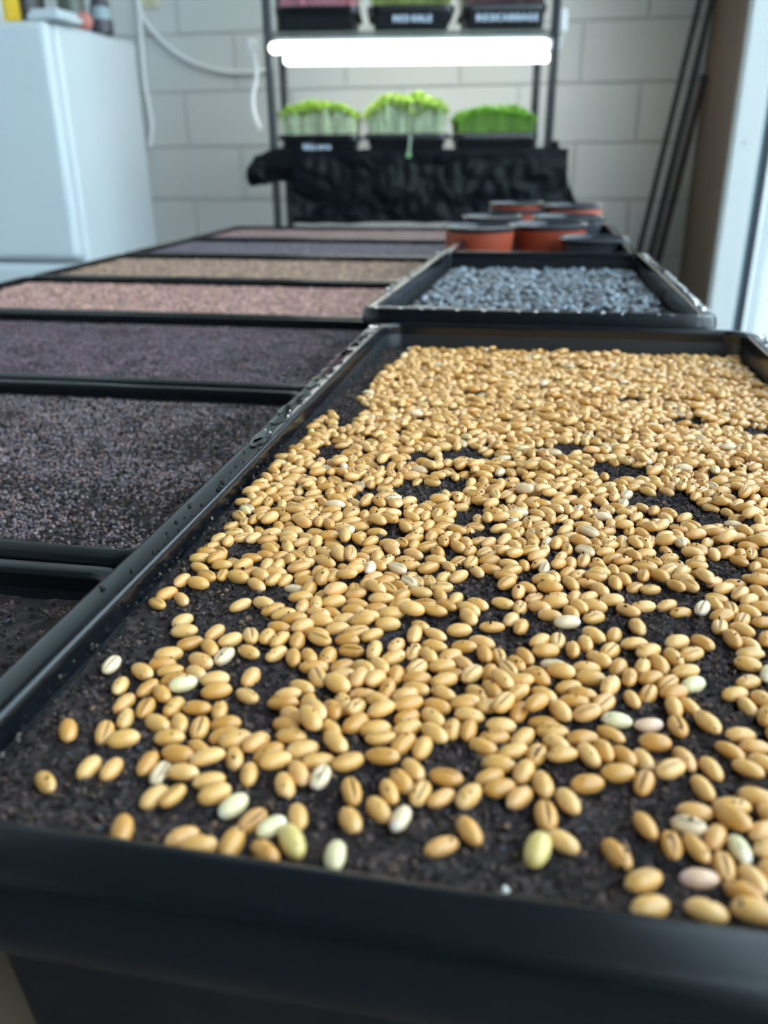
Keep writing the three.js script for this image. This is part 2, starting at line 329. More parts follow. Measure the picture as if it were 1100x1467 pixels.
seeds('round_seeds', 1, soilB, 24000, 0.00082, [[0.14, 0.10, 0.115], [0.10, 0.075, 0.092], [0.22, 0.165, 0.175], [0.05, 0.04, 0.05], [0.2, 0.11, 0.09]], 41, 'small round purple-grey seeds sown on dark soil', { shape: smooth, keep: (x, z) => 0.25 + 0.75 * sm(-0.35, 0.3, fbm(x * 18, z * 18, 4, 2)) });
seeds('fine_seeds', 2, seedBase(2), 46000, 0.00085, [[0.09, 0.058, 0.078], [0.06, 0.04, 0.053], [0.14, 0.10, 0.13], [0.03, 0.02, 0.025], [0.17, 0.085, 0.09]], 42, 'fine dark purple seeds covering the third tray', { pile: 0.6, keep: (x, z) => 0.35 + 0.65 * sm(-0.4, 0.2, fbm(x * 25, z * 25, 6, 2)) });
seeds('pink_seeds', 3, seedBase(3), 24000, 0.0015, [[0.42, 0.22, 0.19], [0.5, 0.29, 0.26], [0.33, 0.17, 0.14], [0.24, 0.13, 0.12], [0.48, 0.27, 0.17]], 43, 'pinkish red seeds covering the fourth tray', { pile: 0.9, long: 1.2, keep: (x, z) => 0.4 + 0.6 * sm(-0.5, 0.1, fbm(x * 40, z * 40, 9, 2)) });
seeds('tan_seeds', 4, seedBase(4), 22000, 0.0016, [[0.37, 0.22, 0.135], [0.46, 0.29, 0.19], [0.25, 0.15, 0.11], [0.17, 0.11, 0.09]], 44, 'tan brown seeds covering the fifth tray', { pile: 0.9, long: 1.3 });
seeds('grey_seeds', 5, seedBase(5), 22000, 0.0014, [[0.115, 0.09, 0.11], [0.15, 0.125, 0.15], [0.07, 0.055, 0.07]], 45, 'grey-purple seeds covering the last but one tray', { pile: 0.8 });
seeds('dusty_seeds', 6, seedBase(6), 20000, 0.0015, [[0.22, 0.13, 0.12], [0.28, 0.17, 0.155], [0.15, 0.09, 0.085]], 46, 'dusty pink seeds covering the farthest tray', { pile: 0.8 });

{ // dark grey seeds in the second tray: flattened drops, the nearest 300 one by one
  const pts = []; for (let i = 0; i <= 10; i++) { const t = i / 10; pts.push(new THREE.Vector2(Math.pow(Math.sin(Math.PI * Math.pow(t, 0.72)), 0.8) * 0.5 + 1e-4, t * 1.5 - 0.75)); }
  const g = new THREE.LatheGeometry(pts, 10).rotateX(Math.PI / 2).scale(1, 0.62, 1);
  const tones = [[0.06, 0.085, 0.108], [0.095, 0.13, 0.16], [0.15, 0.195, 0.24], [0.03, 0.037, 0.045], [0.23, 0.285, 0.335]].map((c) => mat(lin(...c), 0.3, { clearcoat: 0.6, clearcoatRoughness: 0.2 }));
  const brown = mat(lin(0.16, 0.09, 0.06), 0.4);
  const r = rng(61), all = [];
  for (let n = 0; n < 2300; n++) {
    const far = r(), x = T2.cx + (r() * 2 - 1) * (T2.a - 0.009) * (1 - T2.taper * far), z = T2.cz + T2.b - 0.008 - far * 2 * (T2.b - 0.009);
    all.push([x, z, r(), r(), r(), r()]);
  }
  all.sort((p, q) => q[1] - p[1]);
  const rest = [];
  all.forEach(([x, z, a, b, c, d], i) => {
    const s = 0.0052 * (0.85 + 0.35 * a), y = soil2(x, z) + s * 0.3 + 0.0025 * b, rx = (c - 0.5) * 0.7, ry = d * 6.28, rz = (b - 0.5) * 0.8;
    if (i < 300) {
      const m = mesh('dark_seed', g, a > 0.97 ? brown : tones[Math.floor(b * 5)], scene);
      m.position.set(x, y, z); m.rotation.set(rx, ry, rz); m.scale.setScalar(s);
      const part = x < -0.06 ? 'left end' : x < 0.03 ? 'middle' : 'right end'; tag(m, `dark grey seed at the ${part} of the front rows behind the wheat tray`, 'seed', `dark grey seeds at the ${part} of the second tray`);
    } else { const k = 0.03 + 0.24 * c * c; rest.push([x, y, z, rx, ry, rz, s, s, s, lin(k * 0.82, k * 1.05, k * 1.28)]); }
  });
  scatter('dark_seeds', g, mat(lin(1, 1, 1), 0.3, { clearcoat: 0.6, clearcoatRoughness: 0.2 }), rest, 'dark grey seeds covering the tray behind the wheat', 'seeds');
}

// ---------------------------------------------------------------- wheat
function grainGeometry(seed, nl = 18, nr = 16) {
  const r = rng(seed), pos = [], col = [], uv = [], idx = [], fat = 0.95 + 0.12 * r(), bend = (r() - 0.5) * 0.05, cre = 0.3 + 0.1 * r(), tipW = 0.10 + 0.06 * r();
  for (let i = 0; i <= nl; i++) {
    const q = i / nl, t = -Math.cos(q * Math.PI);                                  // -1 blunt brush end, 1 germ end
    let R = Math.pow(Math.max(0, 1 - Math.pow(Math.abs(t), t > 0 ? 2.2 : 2.7)), 0.53) * (1 + 0.07 * t - 0.05 * t * t) * fat;
    if (t > 0.86) R *= 1 - 0.12 * sm(0.86, 1, t);
    for (let j = 0; j <= nr; j++) {
      const ph0 = j / nr * tau, ph = ph0 + 0.55 * Math.sin(2 * (ph0 - tau * 0.25)) * -0.5, cy = Math.sin(ph), cx = Math.cos(ph), ventral = Math.exp(-Math.pow((ph - tau * 0.25) / 0.21, 2));
      const groove = cre * ventral * Math.pow(Math.max(0, 1 - t * t), 0.5), flat = cy > 0 ? 0.9 : 1;
      const rr = R * (1 - groove), lump = 1 + 0.025 * N(t * 2 + seed, cx * 1.5, cy * 1.5);
      pos.push(t * 1.0, rr * cy * 0.48 * flat * lump + bend * t * t, rr * cx * 0.525 * lump);
      const germ = cy < 0.2 ? sm(1 - tipW * 3.5, 1 - tipW, t) : sm(0.88, 1, t), brush = sm(-0.82, -1, t), c = ventral * sm(1, 0.6, Math.abs(t)), n = 0.06 * N(t * 3, cx * 2 + seed, cy * 2), st = 0.05 * N(t * 1.3, ph * 5 + seed, 1);
      const k = 1 + n + st - 0.42 * c - 0.06 * brush;
      col.push(k * (1 + 0.1 * germ), k * (1 - 0.05 * c + 0.2 * germ) * (1 - 0.07 * brush), k * (1 - 0.1 * c + 0.65 * germ) * (1 - 0.2 * brush));
      uv.push(q, j / nr);
    }
  }
  const n = nr + 1;
  for (let i = 0; i < nl; i++) for (let j = 0; j < nr; j++) { const a = i * n + j; idx.push(a, a + n, a + 1, a + 1, a + n, a + n + 1); }
  const g = new THREE.BufferGeometry();
  g.setAttribute('position', new THREE.Float32BufferAttribute(pos, 3)); g.setAttribute('color', new THREE.Float32BufferAttribute(col, 3)); g.setAttribute('uv', new THREE.Float32BufferAttribute(uv, 2)); g.setIndex(idx);
  g.computeVertexNormals();
  const nn = g.attributes.normal;   // close the seam
  for (let i = 0; i <= nl; i++) { const a = i * n, b = a + nr, x = nn.getX(a) + nn.getX(b), y = nn.getY(a) + nn.getY(b), z = nn.getZ(a) + nn.getZ(b), l = Math.hypot(x, y, z) || 1; nn.setXYZ(a, x / l, y / l, z / l); nn.setXYZ(b, x / l, y / l, z / l); }
  return g;
}
const GV = [1, 2, 3, 4, 5, 6].map((s) => grainGeometry(s * 11, 20, 26)), GLOW = [1, 2, 3, 4].map((s) => grainGeometry(s * 11, 10, 14));
const TONES = [[0.67, 0.345, 0.088], [0.71, 0.38, 0.105], [0.63, 0.305, 0.068], [0.70, 0.37, 0.105], [0.74, 0.415, 0.135], [0.58, 0.27, 0.056], [0.71, 0.36, 0.112]];
function speckTexture(seed, n, big) {
  const c = document.createElement('canvas'); c.width = 128; c.height = 128;
  const g = c.getContext('2d'), r = rng(seed); g.fillStyle = '#fff'; g.fillRect(0, 0, 128, 128);
  for (let i = 0; i < n; i++) { g.fillStyle = r() < 0.6 ? '#1a1210' : '#5a3a22'; g.beginPath(); g.ellipse(20 + r() * 88, r() * 128, 1 + r() * 1.8, 1 + r() * 2.6, r() * 3, 0, 7); g.fill(); }
  for (const [x, y, s] of big ?? []) { g.fillStyle = '#17100f'; for (let k = 0; k < 9; k++) { g.beginPath(); g.ellipse(x + (r() - 0.5) * s, y + (r() - 0.5) * s * 2, s * (0.35 + 0.3 * r()), s * (0.6 + 0.5 * r()), r() * 3, 0, 7); g.fill(); } }
  const t = new THREE.CanvasTexture(c); t.colorSpace = THREE.SRGBColorSpace; t.wrapT = THREE.RepeatWrapping; return t;
}
const specks = [speckTexture(1, 5), speckTexture(2, 9), speckTexture(3, 3)];
const gm = (c, o = {}) => mat(lin(...c), 0.4, { vertexColors: true, clearcoat: 0.45, clearcoatRoughness: 0.2, ...o });
const GM = TONES.map((c) => gm(c)), GMS = TONES.map((c, i) => gm(c, { map: specks[i % 3] }));
const GPALE = gm([0.74, 0.615, 0.34]), GWHITE = gm([0.74, 0.54, 0.33]), GYELLOW = gm([0.64, 0.47, 0.15]), GPINK = gm([0.74, 0.46, 0.30]);
const GSPOT = gm(TONES[0], { map: speckTexture(9, 3, [[62, 96, 9]]) }), GTIP = gm(TONES[5], { map: speckTexture(10, 4, [[110, 100, 12], [104, 60, 8]]) });

const grains = [];   // {x, z, a (turn on the ground), L, k, fixed}
const GL = 0.0077;
function G(u0, v0, s, list) {   // grains read off the photograph: x, y, slope, kind (0 back up, 1 crease up, 2 speck, 3 pale, 4 whitish, 5 yellow, 6 dark tip, 7 pinkish)
  for (let i = 0; i < list.length; i += 4) {
    const u = u0 + list[i] / s, v = v0 + list[i + 1] / s, t = list[i + 2] * Math.PI / 180, y = SOIL1 + 0.0021;
    const p = onY(u, v, y), q = onY(u + 8 * Math.cos(t), v - 8 * Math.sin(t), y);
    grains.push({ x: p.x, z: p.z, a: Math.atan2(-(q.z - p.z), q.x - p.x), k: list[i + 3], u, v, mine: true });
  }
}
G(140, 860, 5, [605, 135, 25, 0, 620, 228, 2, 0, 660, 305, 15, 1, 835, 220, 35, 0, 950, 280, 20, 0, 807, 345, -50, 0, 897, 390, 40, 4, 500, 390, 12, 0, 460, 460, 5, 0, 530, 490, 8, 0, 540, 545, 8, 0, 610, 605, 15, 3, 320, 515, -28, 0, 725, 445, -20, 0, 705, 510, -35, 0, 160, 605, 60, 0, 100, 480, 45, 4, 220, 695, 40, 0, 360, 620, 35, 0, 455, 665, -55, 0, 360, 755, 60, 1, 530, 735, 45, 0, 200, 820, 65, 0, 430, 840, -25, 0, 570, 860, -75, 0, 715, 760, -5, 0, 865, 770, 80, 0, 840, 575, 10, 0, 850, 650, 10, 0, 910, 890, 5, 0]);
G(0, 1030, 4, [390, 75, -85, 0, 610, 60, 70, 1, 705, 120, 8, 0, 505, 260, 45, 0, 635, 270, 50, 0, 258, 355, -50, 2, 880, 425, 40, 0, 990, 440, 40, 1, 705, 665, 80, 0, 970, 110, 5, 2, 845, 245, 50, 2, 940, 280, 55, 4, 1030, 205, -10, 0, 1035, 305, -5, 0, 1075, 728, 25, 0]);
G(275, 1030, 4, [40, 45, 70, 1, 185, 62, 15, 0, 260, 115, 15, 0, 262, 210, -80, 0, 30, 150, -40, 0, 105, 220, 15, 0, 95, 345, 15, 0, 335, 290, 80, 0, 395, 150, 35, 0, 450, 180, 25, 0, 480, 235, 15, 0, 585, 90, -5, 2, 600, 160, 10, 0, 590, 20, -20, 0, 705, 40, -45, 0, 805, 15, -40, 0, 800, 140, -38, 0, 740, 215, 10, 0, 895, 230, 20, 1, 615, 295, -60, 0, 720, 320, 60, 4, 535, 365, -75, 0, 130, 435, 20, 0, 235, 485, 35, 3, 345, 570, 40, 1, 455, 635, 30, 3, 605, 555, -80, 2, 210, 725, 60, 0, 420, 790, -40, 0, 575, 720, -65, 5, 820, 812, 80, 3, 915, 415, -75, 1, 905, 565, -60, 0, 1070, 505, -50, 0, 35, 738, 10, 0, 960, 10, 30, 0, 1070, 40, 10, 0, 1095, 105, 5, 1, 1095, 200, -5, 0]);
G(550, 1030, 4, [110, 30, 20, 0, 115, 120, 35, 0, 205, 135, 60, 0, 305, 75, -30, 0, 415, 50, 80, 0, 500, 65, 70, 0, 655, 55, 5, 1, 590, 135, -20, 0, 710, 145, 15, 0, 805, 100, 40, 0, 930, 35, -5, 1, 985, 115, -30, 2, 1020, 225, 10, 2, 865, 205, 60, 1, 815, 300, 65, 0, 665, 250, -10, 0, 620, 315, 20, 0, 645, 385, 10, 0, 770, 425, 35, 0, 905, 380, -70, 0, 1045, 470, -50, 0, 930, 545, -80, 1, 1000, 700, -28, 0, 900, 740, 70, 5, 145, 275, -50, 0, 120, 350, -50, 0, 50, 395, -70, 0, 245, 415, 60, 1, 355, 330, -8, 1, 345, 445, 30, 0, 485, 415, 40, 0, 95, 565, 60, 4, 490, 640, -52, 0, 330, 705, 20, 0]);
G(825, 1110, 4, [65, 45, 5, 0, 265, 0, 0, 0, 365, 40, 70, 1, 745, 80, -50, 0, 430, 290, -55, 0, 525, 375, -75, 1, 725, 200, -10, 2, 690, 300, -15, 4, 820, 340, 65, 0, 905, 185, -5, 0, 1030, 155, -15, 0, 1085, 230, -30, 0, 970, 295, -30, 0, 945, 405, -60, 3, 690, 420, -50, 0, 725, 575, -5, 7, 865, 510, -75, 1, 1030, 590, -50, 0, 970, 680, -28, 0, 235, 440, -48, 6, 385, 615, 20, 1, 420, 772, 15, 0, 745, 795, -15, 0, 1010, 808, -12, 0, 1080, 310, 30, 0, 1070, 420, 20, 0, 1080, 530, -60, 0]);
G(340, 860, 5, [65, 35, 20, 0, 175, 45, -15, 0, 265, 70, 15, 0, 370, 85, 10, 0, 400, 125, 5, 0, 500, 50, 60, 0, 580, 30, 80, 0, 690, 80, -25, 0, 725, 25, 10, 0, 835, 80, 0, 0, 750, 125, 10, 0, 870, 150, -5, 2, 985, 130, 5, 0, 990, 45, 5, 0, 880, 20, -15, 0, 580, 105, -10, 0, 490, 180, 20, 0, 610, 155, -5, 0, 735, 195, 5, 0, 580, 210, -5, 0, 870, 210, 10, 1, 920, 235, 25, 0, 800, 265, -3, 0, 815, 345, -5, 1, 350, 190, -5, 0, 215, 250, 60, 2, 310, 290, 35, 0, 430, 275, 70, 0, 300, 365, 30, 0, 400, 390, -80, 0, 500, 400, -60, 0, 600, 300, -20, 1, 630, 370, 60, 0, 550, 480, 5, 0, 745, 445, 20, 0, 780, 530, 12, 0, 595, 575, -65, 1, 750, 620, -22, 0, 510, 610, -20, 0, 370, 650, 8, 0, 335, 730, -2, 0, 515, 730, 75, 0, 670, 825, -60, 0, 790, 745, -75, 0, 875, 840, 55, 1, 900, 585, 60, 0, 915, 680, 0, 0, 950, 490, -30, 0, 1000, 385, 70, 0, 1020, 600, 40, 0, 400, 860, -30, 0, 545, 860, -45, 0, 125, 250, -80, 1, 80, 360, -20, 2, 95, 540, 50, 0, 70, 670, -30, 1]);
G(540, 860, 5, [150, 40, 15, 0, 25, 20, 0, 0, 100, 90, 5, 0, 215, 95, -3, 0, 350, 20, 0, 1, 385, 85, -10, 0, 305, 140, -30, 0, 55, 150, 5, 0, 650, 55, -20, 0, 655, 130, -45, 0, 590, 200, 5, 0, 825, 185, 3, 0, 970, 125, 50, 0, 1025, 180, 60, 2, 910, 10, -10, 0, 270, 265, 75, 0, 150, 325, 45, 0, 415, 235, -20, 0, 410, 305, -10, 2, 245, 370, 60, 1, 375, 385, -45, 0, 510, 385, 20, 2, 135, 420, 20, 0, 625, 335, -5, 0, 750, 285, -12, 0, 785, 380, -70, 0, 900, 390, -70, 1, 1060, 395, -45, 0, 490, 465, 8, 0, 535, 525, 0, 1, 635, 465, -40, 0, 725, 540, 40, 1, 840, 520, 70, 0, 945, 525, -50, 1, 1000, 465, -50, 0, 945, 610, -35, 2, 300, 480, 35, 1, 185, 530, 70, 0, 275, 575, 3, 0, 440, 575, 15, 0, 75, 505, -45, 0, 60, 630, 70, 0, 310, 650, -12, 0, 470, 665, -25, 0, 205, 690, 20, 0, 440, 740, -15, 0, 635, 710, 5, 0, 760, 665, -35, 0, 850, 655, -45, 0, 255, 770, 12, 0, 55, 760, -15, 0, 860, 780, 20, 0, 995, 810, 40, 1, 1040, 700, 30, 0, 1060, 590, 0, 0, 680, 820, -8, 0, 430, 835, -35, 0, 200, 850, 20, 0, 50, 850, 20, 0, 875, 880, 0, 0, 1085, 810, 60, 0]);
G(720, 860, 5, [275, 285, 25, 2, 310, 360, 5, 0, 370, 455, -5, 4, 405, 285, 80, 1, 500, 345, -80, 0, 585, 300, -65, 0, 655, 235, -28, 0, 800, 225, 70, 0, 790, 355, 40, 1, 945, 330, 5, 0, 1050, 370, 15, 2, 965, 190, -60, 2, 895, 50, -20, 0, 1035, 40, 5, 0, 780, 20, 0, 0, 655, 110, 15, 1, 650, 35, -10, 0, 500, 75, -50, 0, 535, 30, -35, 0, 410, 15, 0, 0, 340, 105, -10, 2, 460, 155, 5, 4, 630, 450, 0, 0, 740, 425, -25, 0, 625, 545, -5, 2, 850, 480, 60, 0, 805, 620, 50, 0, 915, 560, 80, 0, 1005, 470, 70, 0, 1030, 555, 10, 0, 1045, 645, 60, 1, 945, 695, -60, 0, 245, 530, -30, 0, 395, 545, -10, 0, 200, 590, -25, 0, 305, 670, -28, 0, 475, 610, 10, 0, 590, 660, -10, 0, 495, 730, -5, 0, 675, 725, 35, 1, 590, 825, 10, 1, 400, 795, -45, 0, 230, 805, 30, 0, 305, 865, -5, 1, 820, 855, -5, 3, 1025, 875, 5, 7]);
G(900, 860, 5.5, [385, 325, 10, 0, 585, 335, -25, 2, 500, 405, 10, 1, 350, 445, -45, 0, 265, 500, -55, 0, 430, 560, 5, 0, 300, 640, 30, 1, 490, 650, 20, 3, 370, 715, 10, 0, 470, 810, -40, 0, 370, 840, -70, 0, 390, 990, -65, 1, 225, 1130, -8, 0, 620, 960, -35, 2, 460, 1230, -50, 0, 345, 1335, 20, 1, 620, 1310, -50, 0, 885, 1040, 0, 0, 840, 1175, -25, 0, 1000, 1130, -5, 0, 945, 1320, -25, 2, 1050, 1250, -20, 0, 605, 60, 60, 4, 700, 40, -40, 0, 810, 40, -70, 1, 945, 65, -22, 0, 1070, 50, -5, 0, 750, 120, 10, 0, 740, 210, 80, 1, 1050, 155, 5, 0, 890, 165, 60, 1, 890, 235, -25, 0, 950, 310, -35, 0, 845, 315, -50, 2, 955, 400, 0, 1, 960, 505, -10, 0, 965, 615, 15, 1, 875, 740, 10, 0, 975, 810, -50, 0, 1070, 790, -30, 0, 1085, 300, 80, 0, 1085, 560, 60, 3, 1080, 900, 70, 0, 420, 70, 10, 0, 275, 20, 20, 0, 50, 1230, -55, 0]);
G(550, 850, 2, [600, 460, -50, 0, 640, 445, -60, 0, 695, 465, -40, 0, 570, 410, 5, 0, 650, 400, -25, 0]);

const bare = [];   // bare patches of soil among the far grains: centre and reach on the ground
for (const [u, v, rx, rz] of [[502, 582, 26, 14], [470, 649, 20, 14], [667, 655, 40, 9], [597, 709, 34, 12], [527, 715, 18, 12], [565, 773, 26, 9], [667, 741, 22, 14], [795, 645, 42, 7], [884, 677, 52, 9], [954, 722, 50, 12], [1005, 747, 30, 10], [903, 563, 20, 5], [985, 598, 20, 6], [1087, 614, 22, 8], [1037, 820, 34, 16], [693, 850, 34, 18], [591, 885, 40, 20], [950, 875, 80, 26], [850, 640, 30, 5], [500, 600, 14, 20], [730, 690, 20, 7], [350, 790, 22, 10], [395, 860, 30, 16], [700, 770, 20, 8], [800, 760, 18, 6], [640, 800, 16, 8], [860, 590, 14, 4], [1020, 550, 14, 4], [760, 830, 20, 8], [600, 655, 22, 8], [900, 880, 60, 14], [320, 860, 40, 18], [655, 700, 26, 10]]) {
  const c = onY(u, v, SOIL1), e = onY(u + rx, v, SOIL1), d = onY(u, v - rz, SOIL1);
  bare.push([c.x, c.z, 1.3 * c.distanceTo(e) + 0.001, 1.3 * Math.abs(d.z - c.z) + 0.001]);
}
const leftEdge = [[250, 845], [300, 780], [330, 745], [348, 705], [390, 662], [425, 640], [440, 618], [478, 578], [520, 560], [535, 530], [556, 508]].map(([u, v]) => onY(u, v, SOIL1 + 0.001));
{
  const r = rng(101);
  let tries = 0; const cell = 0.008, grid = new Map(), key = (x, z) => Math.floor(x / cell) + ',' + Math.floor(z / cell);
  const add = (g) => { const k = key(g.x, g.z); (grid.get(k) ?? grid.set(k, []).get(k)).push(g); };
  const near = (x, z) => { const out = [], i = Math.floor(x / cell), j = Math.floor(z / cell); for (let a = -1; a <= 1; a++) for (let b = -1; b <= 1; b++) out.push(...(grid.get((i + a) + ',' + (j + b)) ?? [])); return out; };
  for (const g of grains) { g.L = GL * (0.94 + 0.12 * r()); add(g); }
  const ends = (g) => { const c = Math.cos(g.a) * g.L * 0.24, s = -Math.sin(g.a) * g.L * 0.24; return [[g.x + c, g.z + s], [g.x - c, g.z - s]]; };
  const W = (g) => g.L * 0.275;
  const clash = (g, h) => { let m = 0; const w = W(g) + W(h); for (const [x, z] of ends(g)) for (const [p, q] of ends(h)) m = Math.max(m, w - Math.hypot(x - p, z - q)); return m; };
  let made = 0;
  while (tries++ < 90000 && made < 3150) {
    const x = T1.cx + (r() * 2 - 1) * (T1.a - 0.006), z = -0.118 - r() * 0.506, [u, v] = toPixel(V3(x, SOIL1 + 0.002, z));
    const seen = u > -10 && u < 1108;
    if (seen && v > 866) continue;
    if (!seen && v > 866 && r() < 0.9) continue;
    let ex = -0.2; for (let i = 0; i + 1 < leftEdge.length; i++) { const p = leftEdge[i], q = leftEdge[i + 1]; if (z <= p.z && z >= q.z) ex = p.x + (q.x - p.x) * (z - p.z) / (q.z - p.z); }
    if (z < leftEdge[leftEdge.length - 1].z) ex = leftEdge[leftEdge.length - 1].x + 0.004;
    if (x < ex + 0.002 || z < -0.6195) continue;
    let hole = 0; for (const [hx, hz, a, b] of bare) { const d = Math.pow((x - hx) / a, 2) + Math.pow((z - hz) / b, 2) + 0.5 * N(x * 200, z * 200, 3); if (d < 1) hole = Math.max(hole, sm(1.0, 0.6, d)); }
    if (r() < hole) continue;
    if (fbm(x * 55, z * 55, 12, 2) < -0.42 && r() < 0.85) continue;
    const g = { x, z, a: r() * tau, L: GL * (0.88 + 0.2 * r()), k: r() < 0.28 ? 1 : r() < 0.12 ? 2 : r() < 0.012 ? 3 : r() < 0.05 ? 4 : 0 };
    let bad = 0; for (const h of near(x, z)) { const c = clash(g, h); if (c > 0.0011) bad++; if (c > 0.0022) bad += 5; }
    if (bad > (r() < 0.12 ? 3 : 0)) continue;
    grains.push(g); add(g); made++;
  }
  // settle: push overlapping grains apart, then let the ones that still overlap lie on their neighbours
  for (let it = 0; it < 14; it++) {
    grid.clear(); grains.forEach(add);
    for (const g of grains) for (const h of near(g.x, g.z)) {
      if (g === h) continue;
      const w = W(g) + W(h);
      for (const [x, z] of ends(g)) for (const [p, q] of ends(h)) {
        const d = Math.hypot(x - p, z - q), o = w * 0.97 - d;
        if (o > 0 && d > 1e-6) { const m = Math.min(0.00025, o * 0.25) * (g.mine && !h.mine ? 0.2 : 1); g.x += (x - p) / d * m; g.z += (z - q) / d * m; }
      }
      g.x = Math.max(T1.cx - T1.a + 0.0055, Math.min(T1.cx + T1.a - 0.0055, g.x)); g.z = Math.min(-0.1132, Math.max(-0.6215, g.z));
    }
  }
  grid.clear();
  const order = grains.map((g, i) => [g.mine ? r() * 0.6 : r(), g]).sort((p, q) => p[0] - q[0]).map((p) => p[1]);
  for (const g of order) {
    let up = 0; for (const h of near(g.x, g.z)) { const c = clash(g, h); if (c > 0.0006) up = Math.max(up, h.up + Math.min(0.0027, c * 1.0)); }
    g.up = Math.min(up, 0.0032); add(g);
  }
  // the single grains
  const WHEAT = 'golden wheat grain lying on the dark soil', seen = {};
  const special = [];
  const low = [];
  for (const g of grains) {
    const y = soil1(g.x, g.z) + g.L * 0.5 * 0.5 - 0.0003 + g.up, tilt = g.up > 0.0008 ? (r() - 0.5) * 0.5 : (r() - 0.5) * 0.16;
    const roll = g.k === 1 || (g.k === 4 && r() < 0.6) ? (r() - 0.5) * 0.7 : Math.PI + (r() - 0.5) * 1.5, flip = r() < 0.5 ? 0 : Math.PI;
    const q = new THREE.Quaternion().setFromEuler(new THREE.Euler(0, g.a + flip, 0)).multiply(new THREE.Quaternion().setFromEuler(new THREE.Euler(0, 0, tilt))).multiply(new THREE.Quaternion().setFromEuler(new THREE.Euler(roll, 0, 0)));
    const s = g.L / 2, wide = 1.0 + 0.14 * r(), tone = Math.floor(r() * TONES.length);
    const sv = V3(s, s * wide, s * wide);
    if (g.k === 5) sv.multiplyScalar(1.12); if (g.k === 3) sv.set(s * 0.98, s * 1.08, s * 1.08);
    if (!g.mine) { low.push([g, y, q, sv, tone]); continue; }
    const material = g.k === 2 ? (r() < 0.55 ? GMS[tone] : GSPOT) : g.k === 3 ? GPALE : g.k === 4 ? GWHITE : g.k === 5 ? GYELLOW : g.k === 6 ? GTIP : g.k === 7 ? GPINK : r() < 0.25 ? GMS[tone] : GM[tone];
    const m = mesh('wheat_grain', GV[Math.floor(r() * GV.length)], material, scene);
    m.position.set(g.x, y, g.z); m.quaternion.copy(q); m.scale.copy(sv);
    special.push([m, g]);
  }
  const LAB = { 0: ['golden wheat grain lying plain side up on the dark soil', 'golden wheat grains in the near half of the tray'], 1: ['golden wheat grain lying with its lengthwise crease facing up', 'wheat grains with the crease up'], 2: ['golden wheat grain flecked with dark specks of soil', 'soil-flecked wheat grains'], 3: ['pale greenish white wheat grain among the golden ones', 'pale greenish wheat grains'], 4: ['whitish wheat grain, lighter than its golden neighbours', 'whitish wheat grains'], 5: ['yellow wheat grain duller than its neighbours', 'yellow grains'], 6: ['golden wheat grain with a black rotten tip near the front rim', null], 7: ['pinkish white wheat grain among golden ones', 'pinkish wheat grains'] };
  const own = [[64, 1119, 'lone golden wheat grain nearest the front left corner of the tray'], [97, 1048, 'lone golden wheat grain standing out near the left wall of the tray'], [158, 955, 'whitish wheat grain farthest left, by the soil bank along the wall'], [262, 981, 'pale greenish white grain at the left, lying against a stack of golden grains'], [334, 1151, 'pale greenish white grain in the left foreground, leaning on a golden grain'], [389, 1189, 'pale grain lying against the fat yellow grain by the front rim'], [419, 1210, 'fat yellow grain beside a pale grain at the front rim'], [480, 1230, 'round pale yellow grain alone against the front rim'], [573, 1171, 'white creased wheat grain standing on the bare soil in the middle foreground'], [632, 1206, 'golden grain of a pair lying alone in the middle foreground, the left one'], [672, 1190, 'golden grain of a pair lying alone in the middle foreground, the right one'], [884, 1031, 'large pale greenish grain touching a pinkish grain in the right half'], [925, 1035, 'pinkish grain touching the large pale greenish grain'], [989, 978, 'pale greenish grain on the bare soil edge at the right'], [1061, 1211, 'pale greenish grain within the cluster in the right corner'], [1006, 1254, 'pinkish white grain on the near side of the right corner cluster'], [176, 1196, 'golden grain half hidden by the front rim, farthest left along it'], [921, 1264, 'creased golden grain lying alone just left of the right corner cluster']];
  const zone = (u, v) => (u > 930 && v > 1105 ? ['in the right corner cluster by the front rim', 'a'] : u > 960 && v < 1105 ? ['beside the bare soil at the right edge', 'b'] : u < 300 && v > 930 ? ['in the loose scatter by the left wall', 'c'] : v > 1100 ? ['in the thin outermost row near the front rim', 'd'] : v < 935 ? ['at the far edge of the sparse near half', 'e'] : u < 560 ? ['in the left centre of the near half', 'f'] : u < 760 ? ['in the crowded middle of the near half', 'g'] : ['in the right centre of the near half', 'h']);
  for (const [m, g] of special) {
    const [l, grp] = LAB[g.k], [where, z] = zone(g.u, g.v);
    if (g.k > 4) { tag(m, l, 'grain', grp); continue; }
    const short = ['golden wheat grain, back up,', 'creased golden wheat grain', 'golden wheat grain flecked with soil', 'pale greenish white wheat grain', 'whitish wheat grain'][g.k];
    tag(m, `${short} ${where}`, 'grain', `${grp} ${where}`);
  }
  for (const [u, v, l] of own) {
    let best = null, d = 1e9; for (const [m, g] of special) { const e = Math.hypot(g.u - u, g.v - v); if (e < d) { d = e; best = m; } }
    if (d < 14) { best.userData.label = l; delete best.userData.group; }
  }
  // all the others, too many to single out
  const geos = low.map(([g, y, q, sv, tone]) => {
    const h = GLOW[Math.floor(r() * GLOW.length)].clone(); h.applyMatrix4(new THREE.Matrix4().compose(V3(g.x, y, g.z), q, sv));
    const c = h.attributes.color, t = g.k === 3 ? [0.72, 0.53, 0.24] : g.k === 4 ? [0.74, 0.53, 0.31] : TONES[tone]; for (let i = 0; i < c.count; i++) c.setXYZ(i, c.getX(i) * t[0], c.getY(i) * t[1], c.getZ(i) * t[2]);
    h.deleteAttribute('uv'); return h;
  });
  const m = mesh('wheat_grains', mergeGeometries(geos), gm([1, 1, 1]), scene);
  tag(m, 'golden wheat grains covering the far part of the foreground tray', 'grains', null, 'stuff');
  console.log('grains', special.length, low.length);
